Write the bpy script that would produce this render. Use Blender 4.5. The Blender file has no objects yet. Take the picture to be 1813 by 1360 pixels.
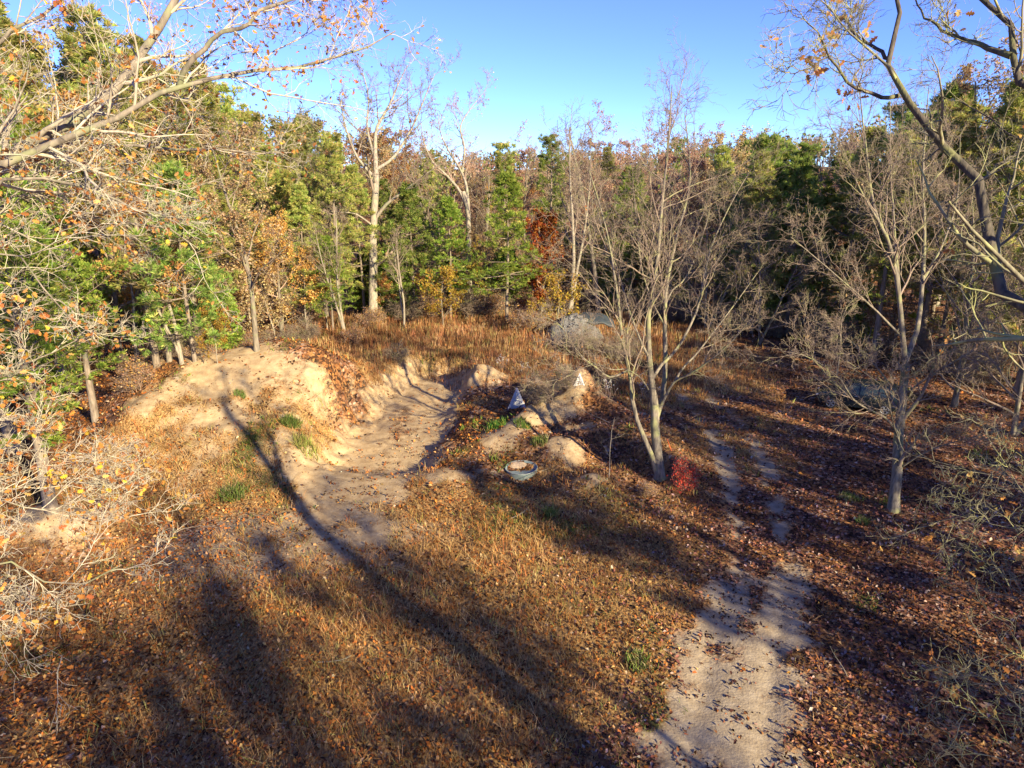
import bpy, math, random
import numpy as np
from mathutils import Vector

# ------------------------------------------------------------------ camera, sky, sun
SC = bpy.context.scene
COL = SC.collection
FPX, PITCH, CAMZ = 1240.0, math.radians(17), 13.5
cam_d = bpy.data.cameras.new("camera"); cam = bpy.data.objects.new("camera", cam_d); COL.objects.link(cam)
cam.location = (0, 0, CAMZ); cam.rotation_euler = (math.pi/2 - PITCH, 0, 0)
cam_d.sensor_width = 36.0; cam_d.lens = FPX/1813.0*36.0
cam_d.clip_start = 0.1; cam_d.clip_end = 6000
SC.camera = cam

SUN_EL = math.radians(22.0)
SUN_H = np.array([0.652, -0.758])                 # horizontal direction towards the sun
SUN_AZ = math.atan2(SUN_H[0], SUN_H[1])           # clockwise from +Y
world = bpy.data.worlds.new("World"); SC.world = world; world.use_nodes = True
wn = world.node_tree.nodes; wl = world.node_tree.links
for n in list(wn): wn.remove(n)
wo = wn.new("ShaderNodeOutputWorld"); bg = wn.new("ShaderNodeBackground"); sky = wn.new("ShaderNodeTexSky")
sky.sky_type = 'NISHITA'; sky.sun_disc = False; sky.sun_elevation = SUN_EL; sky.sun_rotation = SUN_AZ
sky.altitude = 200; sky.air_density = 0.68; sky.dust_density = 0.0; sky.ozone_density = 10.0
bg.inputs[1].default_value = 0.102
hsv = wn.new("ShaderNodeHueSaturation"); hsv.inputs["Hue"].default_value = .516; hsv.inputs["Saturation"].default_value = .95
wl.new(sky.outputs[0], hsv.inputs["Color"]); wl.new(hsv.outputs[0], bg.inputs[0]); wl.new(bg.outputs[0], wo.inputs[0])
sd = bpy.data.lights.new("sun", 'SUN'); sun = bpy.data.objects.new("sun", sd); COL.objects.link(sun)
sd.energy = 4.6; sd.angle = math.radians(0.6); sd.color = (1.0, 0.84, 0.54)
to_sun = Vector((SUN_H[0]*math.cos(SUN_EL), SUN_H[1]*math.cos(SUN_EL), math.sin(SUN_EL)))
sun.rotation_euler = to_sun.to_track_quat('Z', 'Y').to_euler(); sun.location = (30, -30, 40)
SC.view_settings.view_transform = 'Standard'; SC.view_settings.look = 'None'
SC.view_settings.exposure = 1.62; SC.view_settings.gamma = 1.0; SC.view_settings.use_curve_mapping = False
SC.render.engine = 'CYCLES'
SC.cycles.max_bounces = 5; SC.cycles.diffuse_bounces = 3; SC.cycles.transmission_bounces = 3

# ------------------------------------------------------------------ pixel <-> place helpers
CP, SP = math.cos(PITCH), math.sin(PITCH)
def at(u, v, w):
    """place seen at pixel (u, v) of the 1813x1360 photograph, w metres in front of the lens"""
    x = (u-906.5)/FPX; y = -(v-680)/FPX
    return np.array([x*w, (CP + y*SP)*w, CAMZ + (-SP + y*CP)*w])
def proj(x, y, z):
    dz = z-CAMZ; w = y*CP - dz*SP
    return 906.5+FPX*x/w, 680-FPX*(y*SP+dz*CP)/w, w

# ------------------------------------------------------------------ noise
_lat = np.random.RandomState(7).rand(256, 256)
def vnoise(x, y, s, o=0):
    x = np.asarray(x, float)/s + 37.3*o + 1000; y = np.asarray(y, float)/s + 91.7*o + 1000
    i = np.floor(x).astype(int); j = np.floor(y).astype(int); fx = x-i; fy = y-j
    fx = fx*fx*(3-2*fx); fy = fy*fy*(3-2*fy)
    g = lambda a, b: _lat[a % 256, b % 256]
    return (g(i, j)*(1-fx)+g(i+1, j)*fx)*(1-fy) + (g(i, j+1)*(1-fx)+g(i+1, j+1)*fx)*fy
def fbm(x, y, s, o=0, oc=4):
    t = 0; a = 1; n = 0
    for k in range(oc):
        t = t + a*vnoise(x, y, s/2**k, o+k*3); n += a; a *= .5
    return t/n - .5
def ss(a, b, x):
    t = np.clip((x-a)/(b-a), 0, 1); return t*t*(3-2*t)
def gau(x, y, cx, cy, rx, ry, rot=0, p=2):
    c, s = math.cos(rot), math.sin(rot)
    dx = ((x-cx)*c+(y-cy)*s)/rx; dy = (-(x-cx)*s+(y-cy)*c)/ry
    return np.exp(-(dx*dx+dy*dy)**(p/2))
def segd(x, y, pts):
    """distance to a polyline and the parameter along it"""
    best = np.full(np.shape(x), 1e9); par = np.zeros(np.shape(x)); n = len(pts)-1
    for i in range(n):
        ax, ay = pts[i]; bx, by = pts[i+1]; L = (bx-ax)**2+(by-ay)**2
        t = np.clip(((x-ax)*(bx-ax)+(y-ay)*(by-ay))/L, 0, 1)
        d = np.hypot(x-ax-t*(bx-ax), y-ay-t*(by-ay)); m = d < best
        best = np.where(m, d, best); par = np.where(m, (i+t)/n, par)
    return best, par

# ------------------------------------------------------------------ the lie of the land
BOWL = [(-7.3, 29.5), (-6.6, 33.5), (-6.6, 38), (-6.0, 42), (-5.2, 46.5)]
TRACK = [(4.9, 6), (5.2, 13.5), (6.6, 17), (9.0, 22), (10.4, 27), (11.6, 33), (11.6, 39), (11.3, 46), (9, 54), (11, 60)]
def ground(x, y):
    x = np.asarray(x, float); y = np.asarray(y, float)
    z = 0.35*fbm(x, y, 14, 1) + 0.10*fbm(x, y, 2.2, 5)*ss(100, 40, y)
    wx = x + 1.4*fbm(x, y, 4, 9); wy = y + 1.4*fbm(x, y, 4, 12)
    # sand heap on the left: long ridge with lobes
    z = z + 3.35*gau(wx, wy, -16.2, 39.0, 5.6, 4.2, 0.05, 2.6) + 1.9*gau(wx, wy, -11.4, 42.0, 3.6, 3.4, 0.4, 3)+1.0*gau(wx, wy, -11.4, 36.6, 1.9, 3.2, -.2, 2.5)
    z = z + 1.1*gau(wx, wy, -20.6, 37.4, 2.6, 2.4, 0, 2) + 1.15*gau(wx, wy, -14.2, 33.4, 5.0, 2.6, -0.25, 2.2)
    z = z + 0.9*gau(wx, wy, -19.2, 34.0, 1.9, 1.5) + 0.7*gau(wx, wy, -12.2, 30.6, 2.8, 2.0) + .5*gau(wx, wy, -16.5, 31.2, 2.2, 1.4)
    z = z + 1.3*gau(wx, wy, -17.8, 24.2, 1.9, 1.5) + .5*gau(wx, wy, -21, 27, 2.5, 2)
    # rim behind the bowl and its far bank
    z = z + 1.0*gau(wx, wy, -8.6, 48.0, 3.2, 2.2) + 1.25*gau(wx, wy, -2.4, 44.2, 2.6, 1.5, 0.1) + .5*gau(wx, wy, -1, 49, 5, 2.5)
    # the scooped bowl
    d, t = segd(x, y, BOWL)
    rad = 2.2 + 1.3*np.sin(np.clip(t, 0, 1)*math.pi)**.7 + .9*fbm(x, y, 1.6, 21)
    cut = ss(1.28, 0.55, d/rad+.5*fbm(x, y, .9, 23)+.25*fbm(x, y, .35, 25, 2))
    floor = -1.05 + 0.4*t + 0.9*ss(.22, 0, t) + 0.12*fbm(x, y, 1.2, 3)
    z = z*(1-cut) + floor*cut
    # heaps on the right of the bowl
    d, t = segd(wx, wy, [(0.6, 35.4), (4.3, 39.2)])
    z = z + (0.75+.75*t)*np.exp(-(d/1.35)**2)
    d, t = segd(wx, wy, [(4.3, 38.6), (6.6, 35.2), (7.0, 32)])
    z = z + (1.25-0.75*t)*np.exp(-(d/1.5)**2)
    z = z + .6*gau(wx, wy, 2.3, 32.4, 1.4, 1.3) + .85*gau(wx, wy, 4.2, 34.2, 1.5, 1.2) + .5*gau(wx, wy, -0.6, 33.6, 1.6, 1.0)
    z = z + .6*gau(wx, wy, 3.4, 28.4, 1.8, 1.1, .3) - .30*gau(wx, wy, .6, 29.7, 1.5, 1.0) - .15*gau(x, y, .42, 30.1, .55, .5, 0, 4) + .35*gau(wx, wy, -3.0, 29.2, .9, 1.6) + .4*gau(wx, wy, 1.0, 36.9, 1, .6, .7)
    # two ruts worn down the heap
    for off in (0, .75):
        d, _ = segd(x, y, [(1.2+off*.6, 33.9+off), (4.4+off, 33.6+off*1.2), (5.4+off, 31.2+off*.6), (6.4+off, 29.6+off*.4)])
        z = z - .2*np.exp(-(d/.22)**2)
    # washed gullies and small lumps on the loose heaps
    hp = np.clip(gau(x, y, -15, 36, 9, 7, 0, 4)+gau(x, y, 3.2, 34.5, 4, 5, 0, 4)+gau(x, y, -5, 44, 6, 4, 0, 4), 0, 1)
    z = z - .20*hp*(ss(.10, 0, np.abs(fbm(x+.5*y, y*.45, 2.8, 15)))-.35) + .26*hp*fbm(x, y, 1.5, 17) + .16*hp*fbm(x, y, .6, 19, 3) + .5*gau(x, y, 3.2, 34.5, 3.6, 4.5, 0, 4)*fbm(x, y, 1.3, 27)
    # the two-rut dirt track
    d, t = segd(x, y, TRACK)
    z = z*(1-.7*ss(2.6, 1.2, d)) - .07*np.exp(-((np.abs(d)-.85)/.3)**2)*ss(2.2, 1.0, d)
    # slope up behind the clearing
    z = z + 0.085*np.clip(y-70, 0, 140)*ss(70, 84, y) + 2.4*ss(30, 60, np.abs(x-3))*ss(40, 70, y) + 1.2*gau(x, y, 11, 96, 9, 8)
    return z
def gz(x, y): return float(ground(np.array([x]), np.array([y]))[0])
def foot(u, v):
    """point of the ground seen at pixel (u, v)"""
    d = at(u, v, 1.0)-np.array([0, 0, CAMZ]); a = 14.0
    ts = np.linspace(14, 160, 1500); p = d[None]*ts[:, None]; p[:, 2] += CAMZ
    h = ground(p[:, 0], p[:, 1]); k = np.argmax(p[:, 2] < h)
    if p[k, 2] >= h[k]: k = len(ts)-1
    return p[k, 0], p[k, 1], h[k]

def masks(x, y, full=False):
    """what covers the soil: sand, straw, green, leaf litter (0..1 each)"""
    n1 = fbm(x, y, 3.0, 31); n2 = fbm(x, y, .8, 41); n3 = fbm(x, y, 7, 51)
    x0, y0 = x, y; x = x + 1.8*fbm(x, y, 1.6, 33) + .7*n2; y = y + 1.8*fbm(x0, y, 1.6, 36) + .7*n2
    sand = np.zeros(np.shape(x))
    sand = np.maximum(sand, 1.1*gau(x, y, -15.2, 37.8, 4.9, 2.5, -.05, 3))
    sand = np.maximum(sand, .8*gau(x, y, -18.8, 34.8, 2.2, 1.4, 0, 3))
    sand = np.maximum(sand, .42*gau(x, y, -14, 31.0, 7.0, 4.2, -.1, 3))
    sand = np.maximum(sand, .46*gau(x, y, -7.0, 24.5, 5.0, 3.4, -.1, 3))
    sand = np.maximum(sand, 1.0*gau(x, y, -17.4, 24.2, 1.7, 1.3, 0, 3))
    d, t = segd(x, y, BOWL)
    sand = np.maximum(sand, 1.0*ss(4.0, 2.2, d+1.6*n1)*ss(50, 45, y))
    d, t = segd(x, y, [(-6.3, 24.5), (-7.6, 27), (-9.0, 30)])
    sand = np.maximum(sand, .85*ss(2.4, .8, d+1.5*n1))
    sand = np.maximum(sand, .9*gau(x, y, -2.4, 43.6, 2.4, 1.1, .1, 3))
    sand = np.maximum(sand, .7*gau(x, y, 2.3, 31.9, 1.1, 1.0, 0, 3))
    d, t = segd(x, y, [(0.2, 35.0), (4.3, 38.9), (6.6, 37.4)])
    sand = np.maximum(sand, .72*ss(1.6, .5, d+.8*n1))
    sand = np.maximum(sand, .8*gau(x, y, 4.0, 34.8, 1.6, .9, 0, 3))
    for cx, cy, r in ((-3.0, 29.4, 1.1), (-1.2, 30.2, .7), (-.6, 33.6, 1.2), (3.6, 28.0, .6)):
        sand = np.maximum(sand, .8*gau(x, y, cx, cy, r*1.4, r*.8, 0, 3))
    x, y = x0, y0
    d, t = segd(x, y, TRACK)
    wid = np.interp(y, [0, 13, 16, 19, 22, 25, 30, 60], [1.75, 1.7, 1.6, 1.45, 1.3, 1.1, 1.0, .9])
    edge = ss(wid+.55, wid-.45, d+2.2*n2+1.1*n1)*np.clip(1.05-1.6*np.clip(fbm(x, y, 1.3, 71), 0, 1), 0, 1)
    # towards the far end only the two wheel lines stay bare
    far = ss(20.0, 23.5, y)
    wheel = np.exp(-((d+.8*n2-.95)/.48)**2)*1.1
    trk = edge*(1-far) + far*wheel*ss(52, 32, y)*np.clip(.62+1.0*n1+1.3*n2+1.0*fbm(x, y, .45, 99, 2), 0, .85)
    trk = trk*(1-.55*np.exp(-(d/.3)**2)*ss(15, 19, y))
    sand = np.maximum(sand, trk)
    heap = gau(x, y, -15, 36, 12, 10, 0, 4)
    sand = np.clip(sand*(1+.9*n1) + 1.0*n1*(.2+heap) + .7*n2 - .25*heap*ss(.05, .35, fbm(x, y, 1.9, 87)), 0, 1)
    grey = np.clip(.9*gau(x, y, -10.5, 23.5, 4.2, 3.6, 0, 2)+.6*n3+.5*n1, 0, 1)*ss(35, 30, y)
    straw = np.clip(1.0*gau(x, y, -1.5, 20.5, 7.0, 6.5, .6, 3) + 1.0*ss(40, 46, y+9*n1)*ss(70, 60, y+8*n1)*ss(-22, -14, x+9*n1)*ss(24, 11, x+12*n1)
                    + .75*gau(x, y, -14, 31, 7, 5, 0, 3) + .5*gau(x, y, 10, 36, 7, 7) + .45*ss(26, 18, np.hypot(x+10, y-14)) + n1*.7+n2*.3, 0, 1)
    straw = straw*ss(3.0, 1.8, 3.2-np.minimum(d, 3.2)) if False else straw*(1-.9*edge*(1-far))
    trk = np.maximum(edge*(1-far), far*wheel)*np.ones(np.shape(x))
    green = np.clip(1.6*fbm(x, y, 2.4, 61)+.9*fbm(x, y, 9, 65) + .35*gau(x, y, -12, 30, 3, 3)+.3*gau(x, y, 13, 27, 4, 2)+.22*gau(x, y, 0, 25, 6, 4)-.06, 0, 1)
    litter = np.clip(1.15 - .95*sand - .35*straw + .5*n1 + .5*n2, 0.0, 1.2)
    return (sand, straw, green, litter, grey, trk) if full else (sand, straw, green, litter, grey)

# ------------------------------------------------------------------ mesh helpers
def mesh_np(name, V, F3=None, F4=None, col=None, mat=None, smooth=False, extra=None):
    V = np.asarray(V, np.float32); me = bpy.data.meshes.new(name)
    F3 = np.zeros((0, 3), int) if F3 is None else np.asarray(F3); F4 = np.zeros((0, 4), int) if F4 is None else np.asarray(F4)
    me.vertices.add(len(V)); me.vertices.foreach_set("co", V.ravel())
    nl = F3.size+F4.size; me.loops.add(nl); me.polygons.add(len(F3)+len(F4))
    me.loops.foreach_set("vertex_index", np.concatenate([F3.ravel(), F4.ravel()]).astype(np.int32))
    st = np.concatenate([np.arange(len(F3))*3, F3.size+np.arange(len(F4))*4]).astype(np.int32)
    me.polygons.foreach_set("loop_start", st)
    me.update(calc_edges=True)
    if smooth: me.polygons.foreach_set("use_smooth", np.ones(len(me.polygons), bool))
    for nm, c in ([("col", col)] if col is not None else []) + (extra or []):
        c = np.asarray(c, np.float32)
        if c.shape[1] == 3: c = np.concatenate([c, np.ones((len(c), 1), np.float32)], 1)
        a = me.color_attributes.new(nm, 'FLOAT_COLOR', 'POINT'); a.data.foreach_set("color", c.ravel())
    if mat: me.materials.append(mat)
    return me
def link(name, me, parent=None, label=None, cat=None, group=None, kind=None, loc=None, rot=None):
    o = bpy.data.objects.new(name, me); COL.objects.link(o)
    if parent is not None: o.parent = parent
    if loc is not None: o.location = loc
    if rot is not None: o.rotation_euler = rot
    if label: o['label'] = label
    if cat: o['category'] = cat
    if group: o['group'] = group
    if kind: o['kind'] = kind
    return o
def thing(name, label, cat, loc=(0, 0, 0), rot=(0, 0, 0), scale=(1, 1, 1), group=None):
    o = link(name, None, None, label, cat, group, None, loc, rot); o.scale = scale; o.empty_display_size = .3; return o

def tubes(parts, sides):
    """parts: list of (P[B,n,3], R[B,n]); returns V, F4"""
    Vs = []; Fs = []; off = 0
    for P, R in parts:
        B, n, _ = P.shape
        if B == 0: continue
        T = np.gradient(P, axis=1); T /= np.linalg.norm(T, axis=2, keepdims=True)+1e-9
        ref = np.where(np.abs(T[:, :1, 2:3]) > .8, np.array([1., 0, 0]), np.array([0, 0, 1.]))
        ref = np.broadcast_to(ref, T.shape)
        U = np.cross(T, ref); U /= np.linalg.norm(U, axis=2, keepdims=True)+1e-9; W = np.cross(T, U)
        a = np.arange(sides)*2*math.pi/sides
        V = P[:, :, None]+R[:, :, None, None]*(U[:, :, None]*np.cos(a)[:, None]+W[:, :, None]*np.sin(a)[:, None])
        b = np.arange(B)[:, None, None]*n*sides; i = np.arange(n-1)[None, :, None]*sides; k = np.arange(sides)[None, None]; k2 = (k+1) % sides
        F = np.stack([b+i+k, b+i+k2, b+i+sides+k2, b+i+sides+k], -1).reshape(-1, 4)+off
        Vs.append(V.reshape(-1, 3)); Fs.append(F); off += V.size//3
    return np.concatenate(Vs), np.concatenate(Fs)
def grow(rng, P, R, per, t0, t1, ang, angsd, lf, n, wander, up, rf, rend, decay=.5, lsd=.25, lmin=.1, rmin=.003, flat=0):
    B, m, _ = P.shape
    if B == 0 or per == 0: return np.zeros((0, n, 3)), np.zeros((0, n))
    pl = np.linalg.norm(np.diff(P, axis=1), axis=2).sum(1)
    t = t0+(t1-t0)*(np.arange(per)[None]+rng.rand(B, per))/per
    f = np.clip(t*(m-1), 0, m-1.001); i = f.astype(int); fr = (f-i)[..., None]; bi = np.arange(B)[:, None]
    pos = P[bi, i]*(1-fr)+P[bi, i+1]*fr; rr = R[bi, i]*(1-fr[..., 0])+R[bi, i+1]*fr[..., 0]
    T = P[bi, i+1]-P[bi, i]; T /= np.linalg.norm(T, axis=2, keepdims=True)+1e-9
    q = rng.randn(B, per, 3); q[..., 2] *= (1-flat); q -= (q*T).sum(-1, keepdims=True)*T
    # spread successive children round the parent
    q /= np.linalg.norm(q, axis=2, keepdims=True)+1e-9
    a = np.radians(ang+angsd*rng.randn(B, per))[..., None]
    D = T*np.cos(a)+q*np.sin(a)
    L = np.maximum(pl[:, None]*lf*(1-decay*t)*np.exp(lsd*rng.randn(B, per)), lmin)
    r0 = np.maximum(rr*rf, rmin)
    D = D.reshape(-1, 3); pos = pos.reshape(-1, 3); L = L.ravel(); r0 = r0.ravel()
    out = np.zeros((len(L), n, 3)); out[:, 0] = pos; st = (L/(n-1))[:, None]
    for k in range(1, n):
        D = D+wander*rng.randn(*D.shape); D[:, 2] += up; D /= np.linalg.norm(D, axis=1, keepdims=True)
        out[:, k] = out[:, k-1]+D*st
    return out, r0[:, None]*np.linspace(1, rend, n)[None]
LEAF4 = (np.array([[0, 0, 0], [-.30, .62, .16], [0, 1, -.06], [.30, .45, .16]]), np.array([[0, 2, 1], [0, 3, 2]]))
_ol = np.array([[0, 0, 0], [.10, .12, .02], [.26, .30, .08], [.12, .38, .03], [.40, .60, .12], [.16, .66, .04], [.26, .86, .06], [0, 1, -.05],
                [-.26, .86, .06], [-.16, .66, .04], [-.40, .60, .12], [-.12, .38, .03], [-.26, .30, .08], [-.10, .12, .02]])
LEAFO = (_ol, np.array([[0, 1, 13], [1, 2, 3], [13, 11, 12], [1, 3, 11], [1, 11, 13], [3, 4, 5], [11, 9, 10], [3, 5, 9], [3, 9, 11], [5, 6, 7], [5, 7, 9], [9, 7, 8]]))
def rotm(rng, N, tilt=None):
    """random rotations; tilt = spread from lying flat (radians), None = any"""
    if tilt is None:
        q = rng.randn(N, 4); q /= np.linalg.norm(q, axis=1, keepdims=True); w, x, y, z = q.T
        return np.stack([np.stack([1-2*(y*y+z*z), 2*(x*y-z*w), 2*(x*z+y*w)], -1), np.stack([2*(x*y+z*w), 1-2*(x*x+z*z), 2*(y*z-x*w)], -1),
                         np.stack([2*(x*z-y*w), 2*(y*z+x*w), 1-2*(x*x+y*y)], -1)], 1)
    a = rng.rand(N)*2*math.pi; b = tilt*rng.randn(N); c = tilt*rng.randn(N)
    Z = np.zeros(N); O = np.ones(N)
    m = lambda r: np.stack([np.stack(k, -1) for k in r], 1)
    A = m([[np.cos(a), -np.sin(a), Z], [np.sin(a), np.cos(a), Z], [Z, Z, O]])
    Bm = m([[O, Z, Z], [Z, np.cos(b), -np.sin(b)], [Z, np.sin(b), np.cos(b)]])
    Cm = m([[np.cos(c), Z, np.sin(c)], [Z, O, Z], [-np.sin(c), Z, np.cos(c)]])
    return A @ Bm @ Cm
def cards(rng, C, size, cols, tmpl=LEAF4, tilt=None):
    T, F = tmpl; N = len(C); M = rotm(rng, N, tilt)
    V = np.einsum('nij,kj->nki', M, T)*np.asarray(size).reshape(-1, 1, 1)+C[:, None]
    Fa = (F[None]+np.arange(N)[:, None, None]*len(T)).reshape(-1, 3)
    return V.reshape(-1, 3), Fa, np.repeat(cols, len(T), 0)
def pick(rng, pal, N, var=.18):
    p = np.array([q[:3] for q in pal]); w = np.array([q[3] for q in pal]); k = rng.choice(len(pal), N, p=w/w.sum())
    return np.clip(p[k]*(1+var*rng.randn(N, 1))*(1+.06*rng.randn(N, 3)), .004, .9)

# ------------------------------------------------------------------ materials
def nodes(m):
    m.use_nodes = True; nt = m.node_tree
    for n in list(nt.nodes): nt.nodes.remove(n)
    out = nt.nodes.new("ShaderNodeOutputMaterial")
    return nt, out, (lambda t, **k: _n(nt, t, k))
def _n(nt, t, k):
    n = nt.nodes.new("ShaderNode"+t)
    for a, b in k.items():
        if a.startswith("i_"):
            s = n.inputs[int(a[2:])] if a[2:].isdigit() else n.inputs[a[2:].replace("_", " ")]
            s.default_value = b
        else: setattr(n, a, b)
    return n
def mixc(nt, fac, a, b, blend='MIX'):
    n = nt.nodes.new("ShaderNodeMix"); n.data_type = 'RGBA'; n.blend_type = blend
    for s, v in ((n.inputs[0], fac), (n.inputs[6], a), (n.inputs[7], b)):
        if hasattr(v, 'links'): nt.links.new(v, s)
        elif isinstance(v, (int, float)): s.default_value = v
        else: s.default_value = (*v, 1)
    return n.outputs[2]
def mth(nt, op, a, b=0.0, c=None, clamp=False):
    n = nt.nodes.new("ShaderNodeMath"); n.operation = op; n.use_clamp = clamp
    for s, v in zip(n.inputs, (a, b, c)):
        if v is None: continue
        if hasattr(v, 'links'): nt.links.new(v, s)
        else: s.default_value = v
    return n.outputs[0]
def ramp(nt, fac, stops, interp='LINEAR'):
    n = nt.nodes.new("ShaderNodeValToRGB"); cr = n.color_ramp; cr.interpolation = interp
    while len(cr.elements) < len(stops): cr.elements.new(.5)
    for e, (p, c) in zip(cr.elements, stops): e.position = p; e.color = (*c, 1) if len(c) == 3 else c
    nt.links.new(fac, n.inputs[0]); return n.outputs[0]
def leaf_mat(name, trans=.35, rough=.7, objvar=.25):
    m = bpy.data.materials.new(name); nt, out, N = nodes(m)
    a = N("Attribute", attribute_name="col"); oi = N("ObjectInfo")
    v = mth(nt, 'MULTIPLY_ADD', oi.outputs["Random"], objvar*2, 1-objvar)
    hs = nt.nodes.new("ShaderNodeHueSaturation"); nt.links.new(a.outputs[0], hs.inputs["Color"]); nt.links.new(v, hs.inputs["Value"])
    h = mth(nt, 'MULTIPLY_ADD', oi.outputs["Random"], .03, .485); nt.links.new(h, hs.inputs["Hue"])
    d = N("BsdfDiffuse"); t = N("BsdfTranslucent"); mx = N("MixShader"); mx.inputs[0].default_value = trans
    for s in (d, t): nt.links.new(hs.outputs[0], s.inputs[0])
    nt.links.new(d.outputs[0], mx.inputs[1]); nt.links.new(t.outputs[0], mx.inputs[2]); nt.links.new(mx.outputs[0], out.inputs[0]); return m
def bark_mat(name, c1, c2, lichen, lf=.5, scale=1.0):
    m = bpy.data.materials.new(name); nt, out, N = nodes(m)
    tc = N("TexCoord"); n1 = N("TexNoise", i_Scale=9.0*scale, i_Detail=6.0); n2 = N("TexNoise", i_Scale=1.7, i_Detail=3.0)
    mp = N("Mapping"); mp.inputs["Scale"].default_value = (1, 1, .18)
    nt.links.new(tc.outputs["Object"], mp.inputs[0]); nt.links.new(mp.outputs[0], n1.inputs["Vector"]); nt.links.new(tc.outputs["Object"], n2.inputs["Vector"])
    base = ramp(nt, n1.outputs[0], [(.3, c1), (.65, c2)])
    f = mth(nt, 'SUBTRACT', n2.outputs[0], .62-.28*lf); f = mth(nt, 'MULTIPLY', f, 7.0, clamp=True); f = mth(nt, 'MULTIPLY', f, .85)
    c = mixc(nt, f, base, lichen)
    b = N("BsdfPrincipled"); nt.links.new(c, b.inputs["Base Color"]); b.inputs["Roughness"].default_value = .9
    bp = N("Bump", i_Strength=.7, i_Distance=.03); nt.links.new(n1.outputs[0], bp.inputs["Height"]); nt.links.new(bp.outputs[0], b.inputs["Normal"])
    nt.links.new(b.outputs[0], out.inputs[0]); return m
def plain(name, c, rough=.6, metal=0, nscale=6.0, nvar=.25, c2=None, bump=0.0, bd=.01):
    m = bpy.data.materials.new(name); nt, out, N = nodes(m)
    tc = N("TexCoord"); n1 = N("TexNoise", i_Scale=nscale, i_Detail=5.0); nt.links.new(tc.outputs["Object"], n1.inputs["Vector"])
    c2 = c2 or tuple(k*(1-nvar*2) for k in c)
    col = ramp(nt, n1.outputs[0], [(.35, c2), (.62, c)])
    b = N("BsdfPrincipled"); nt.links.new(col, b.inputs["Base Color"]); b.inputs["Roughness"].default_value = rough; b.inputs["Metallic"].default_value = metal
    if bump:
        bp = N("Bump", i_Strength=bump, i_Distance=bd); nt.links.new(n1.outputs[0], bp.inputs["Height"]); nt.links.new(bp.outputs[0], b.inputs["Normal"])
    nt.links.new(b.outputs[0], out.inputs[0]); return m
M_LEAF = leaf_mat("dry_leaf", .45)
M_LITTER = leaf_mat("fallen_leaf", .12, objvar=.0)
M_NEEDLE = leaf_mat("pine_needles", .5, objvar=.22)
M_GRASS = leaf_mat("dry_grass", .3, objvar=.0)
M_BARK_LICHEN = bark_mat("bark_with_lichen", (.07, .058, .047), (.24, .205, .155), (.22, .225, .10), .42)
M_BARK_PALE = bark_mat("pale_bark", (.14, .115, .09), (.34, .295, .23), (.26, .26, .16), .35)
M_BARK_DARK = bark_mat("dark_lichen_bark", (.03, .026, .022), (.10, .082, .06), (.15, .155, .055), .45, 2.0)
M_BARK_GREY = bark_mat("grey_bark", (.085, .07, .055), (.25, .21, .16), (.19, .20, .10), .35)
M_BARK_PINE = bark_mat("pine_bark", (.11, .08, .06), (.26, .21, .16), (.2, .2, .14), .2)
M_TWIG = bark_mat("twig_bark", (.13, .095, .075), (.27, .205, .155), (.25, .245, .11), .35)
M_TWIG_RED = bark_mat("reddish_twig_bark", (.20, .13, .095), (.34, .24, .18), (.32, .28, .18), .3)

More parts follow.
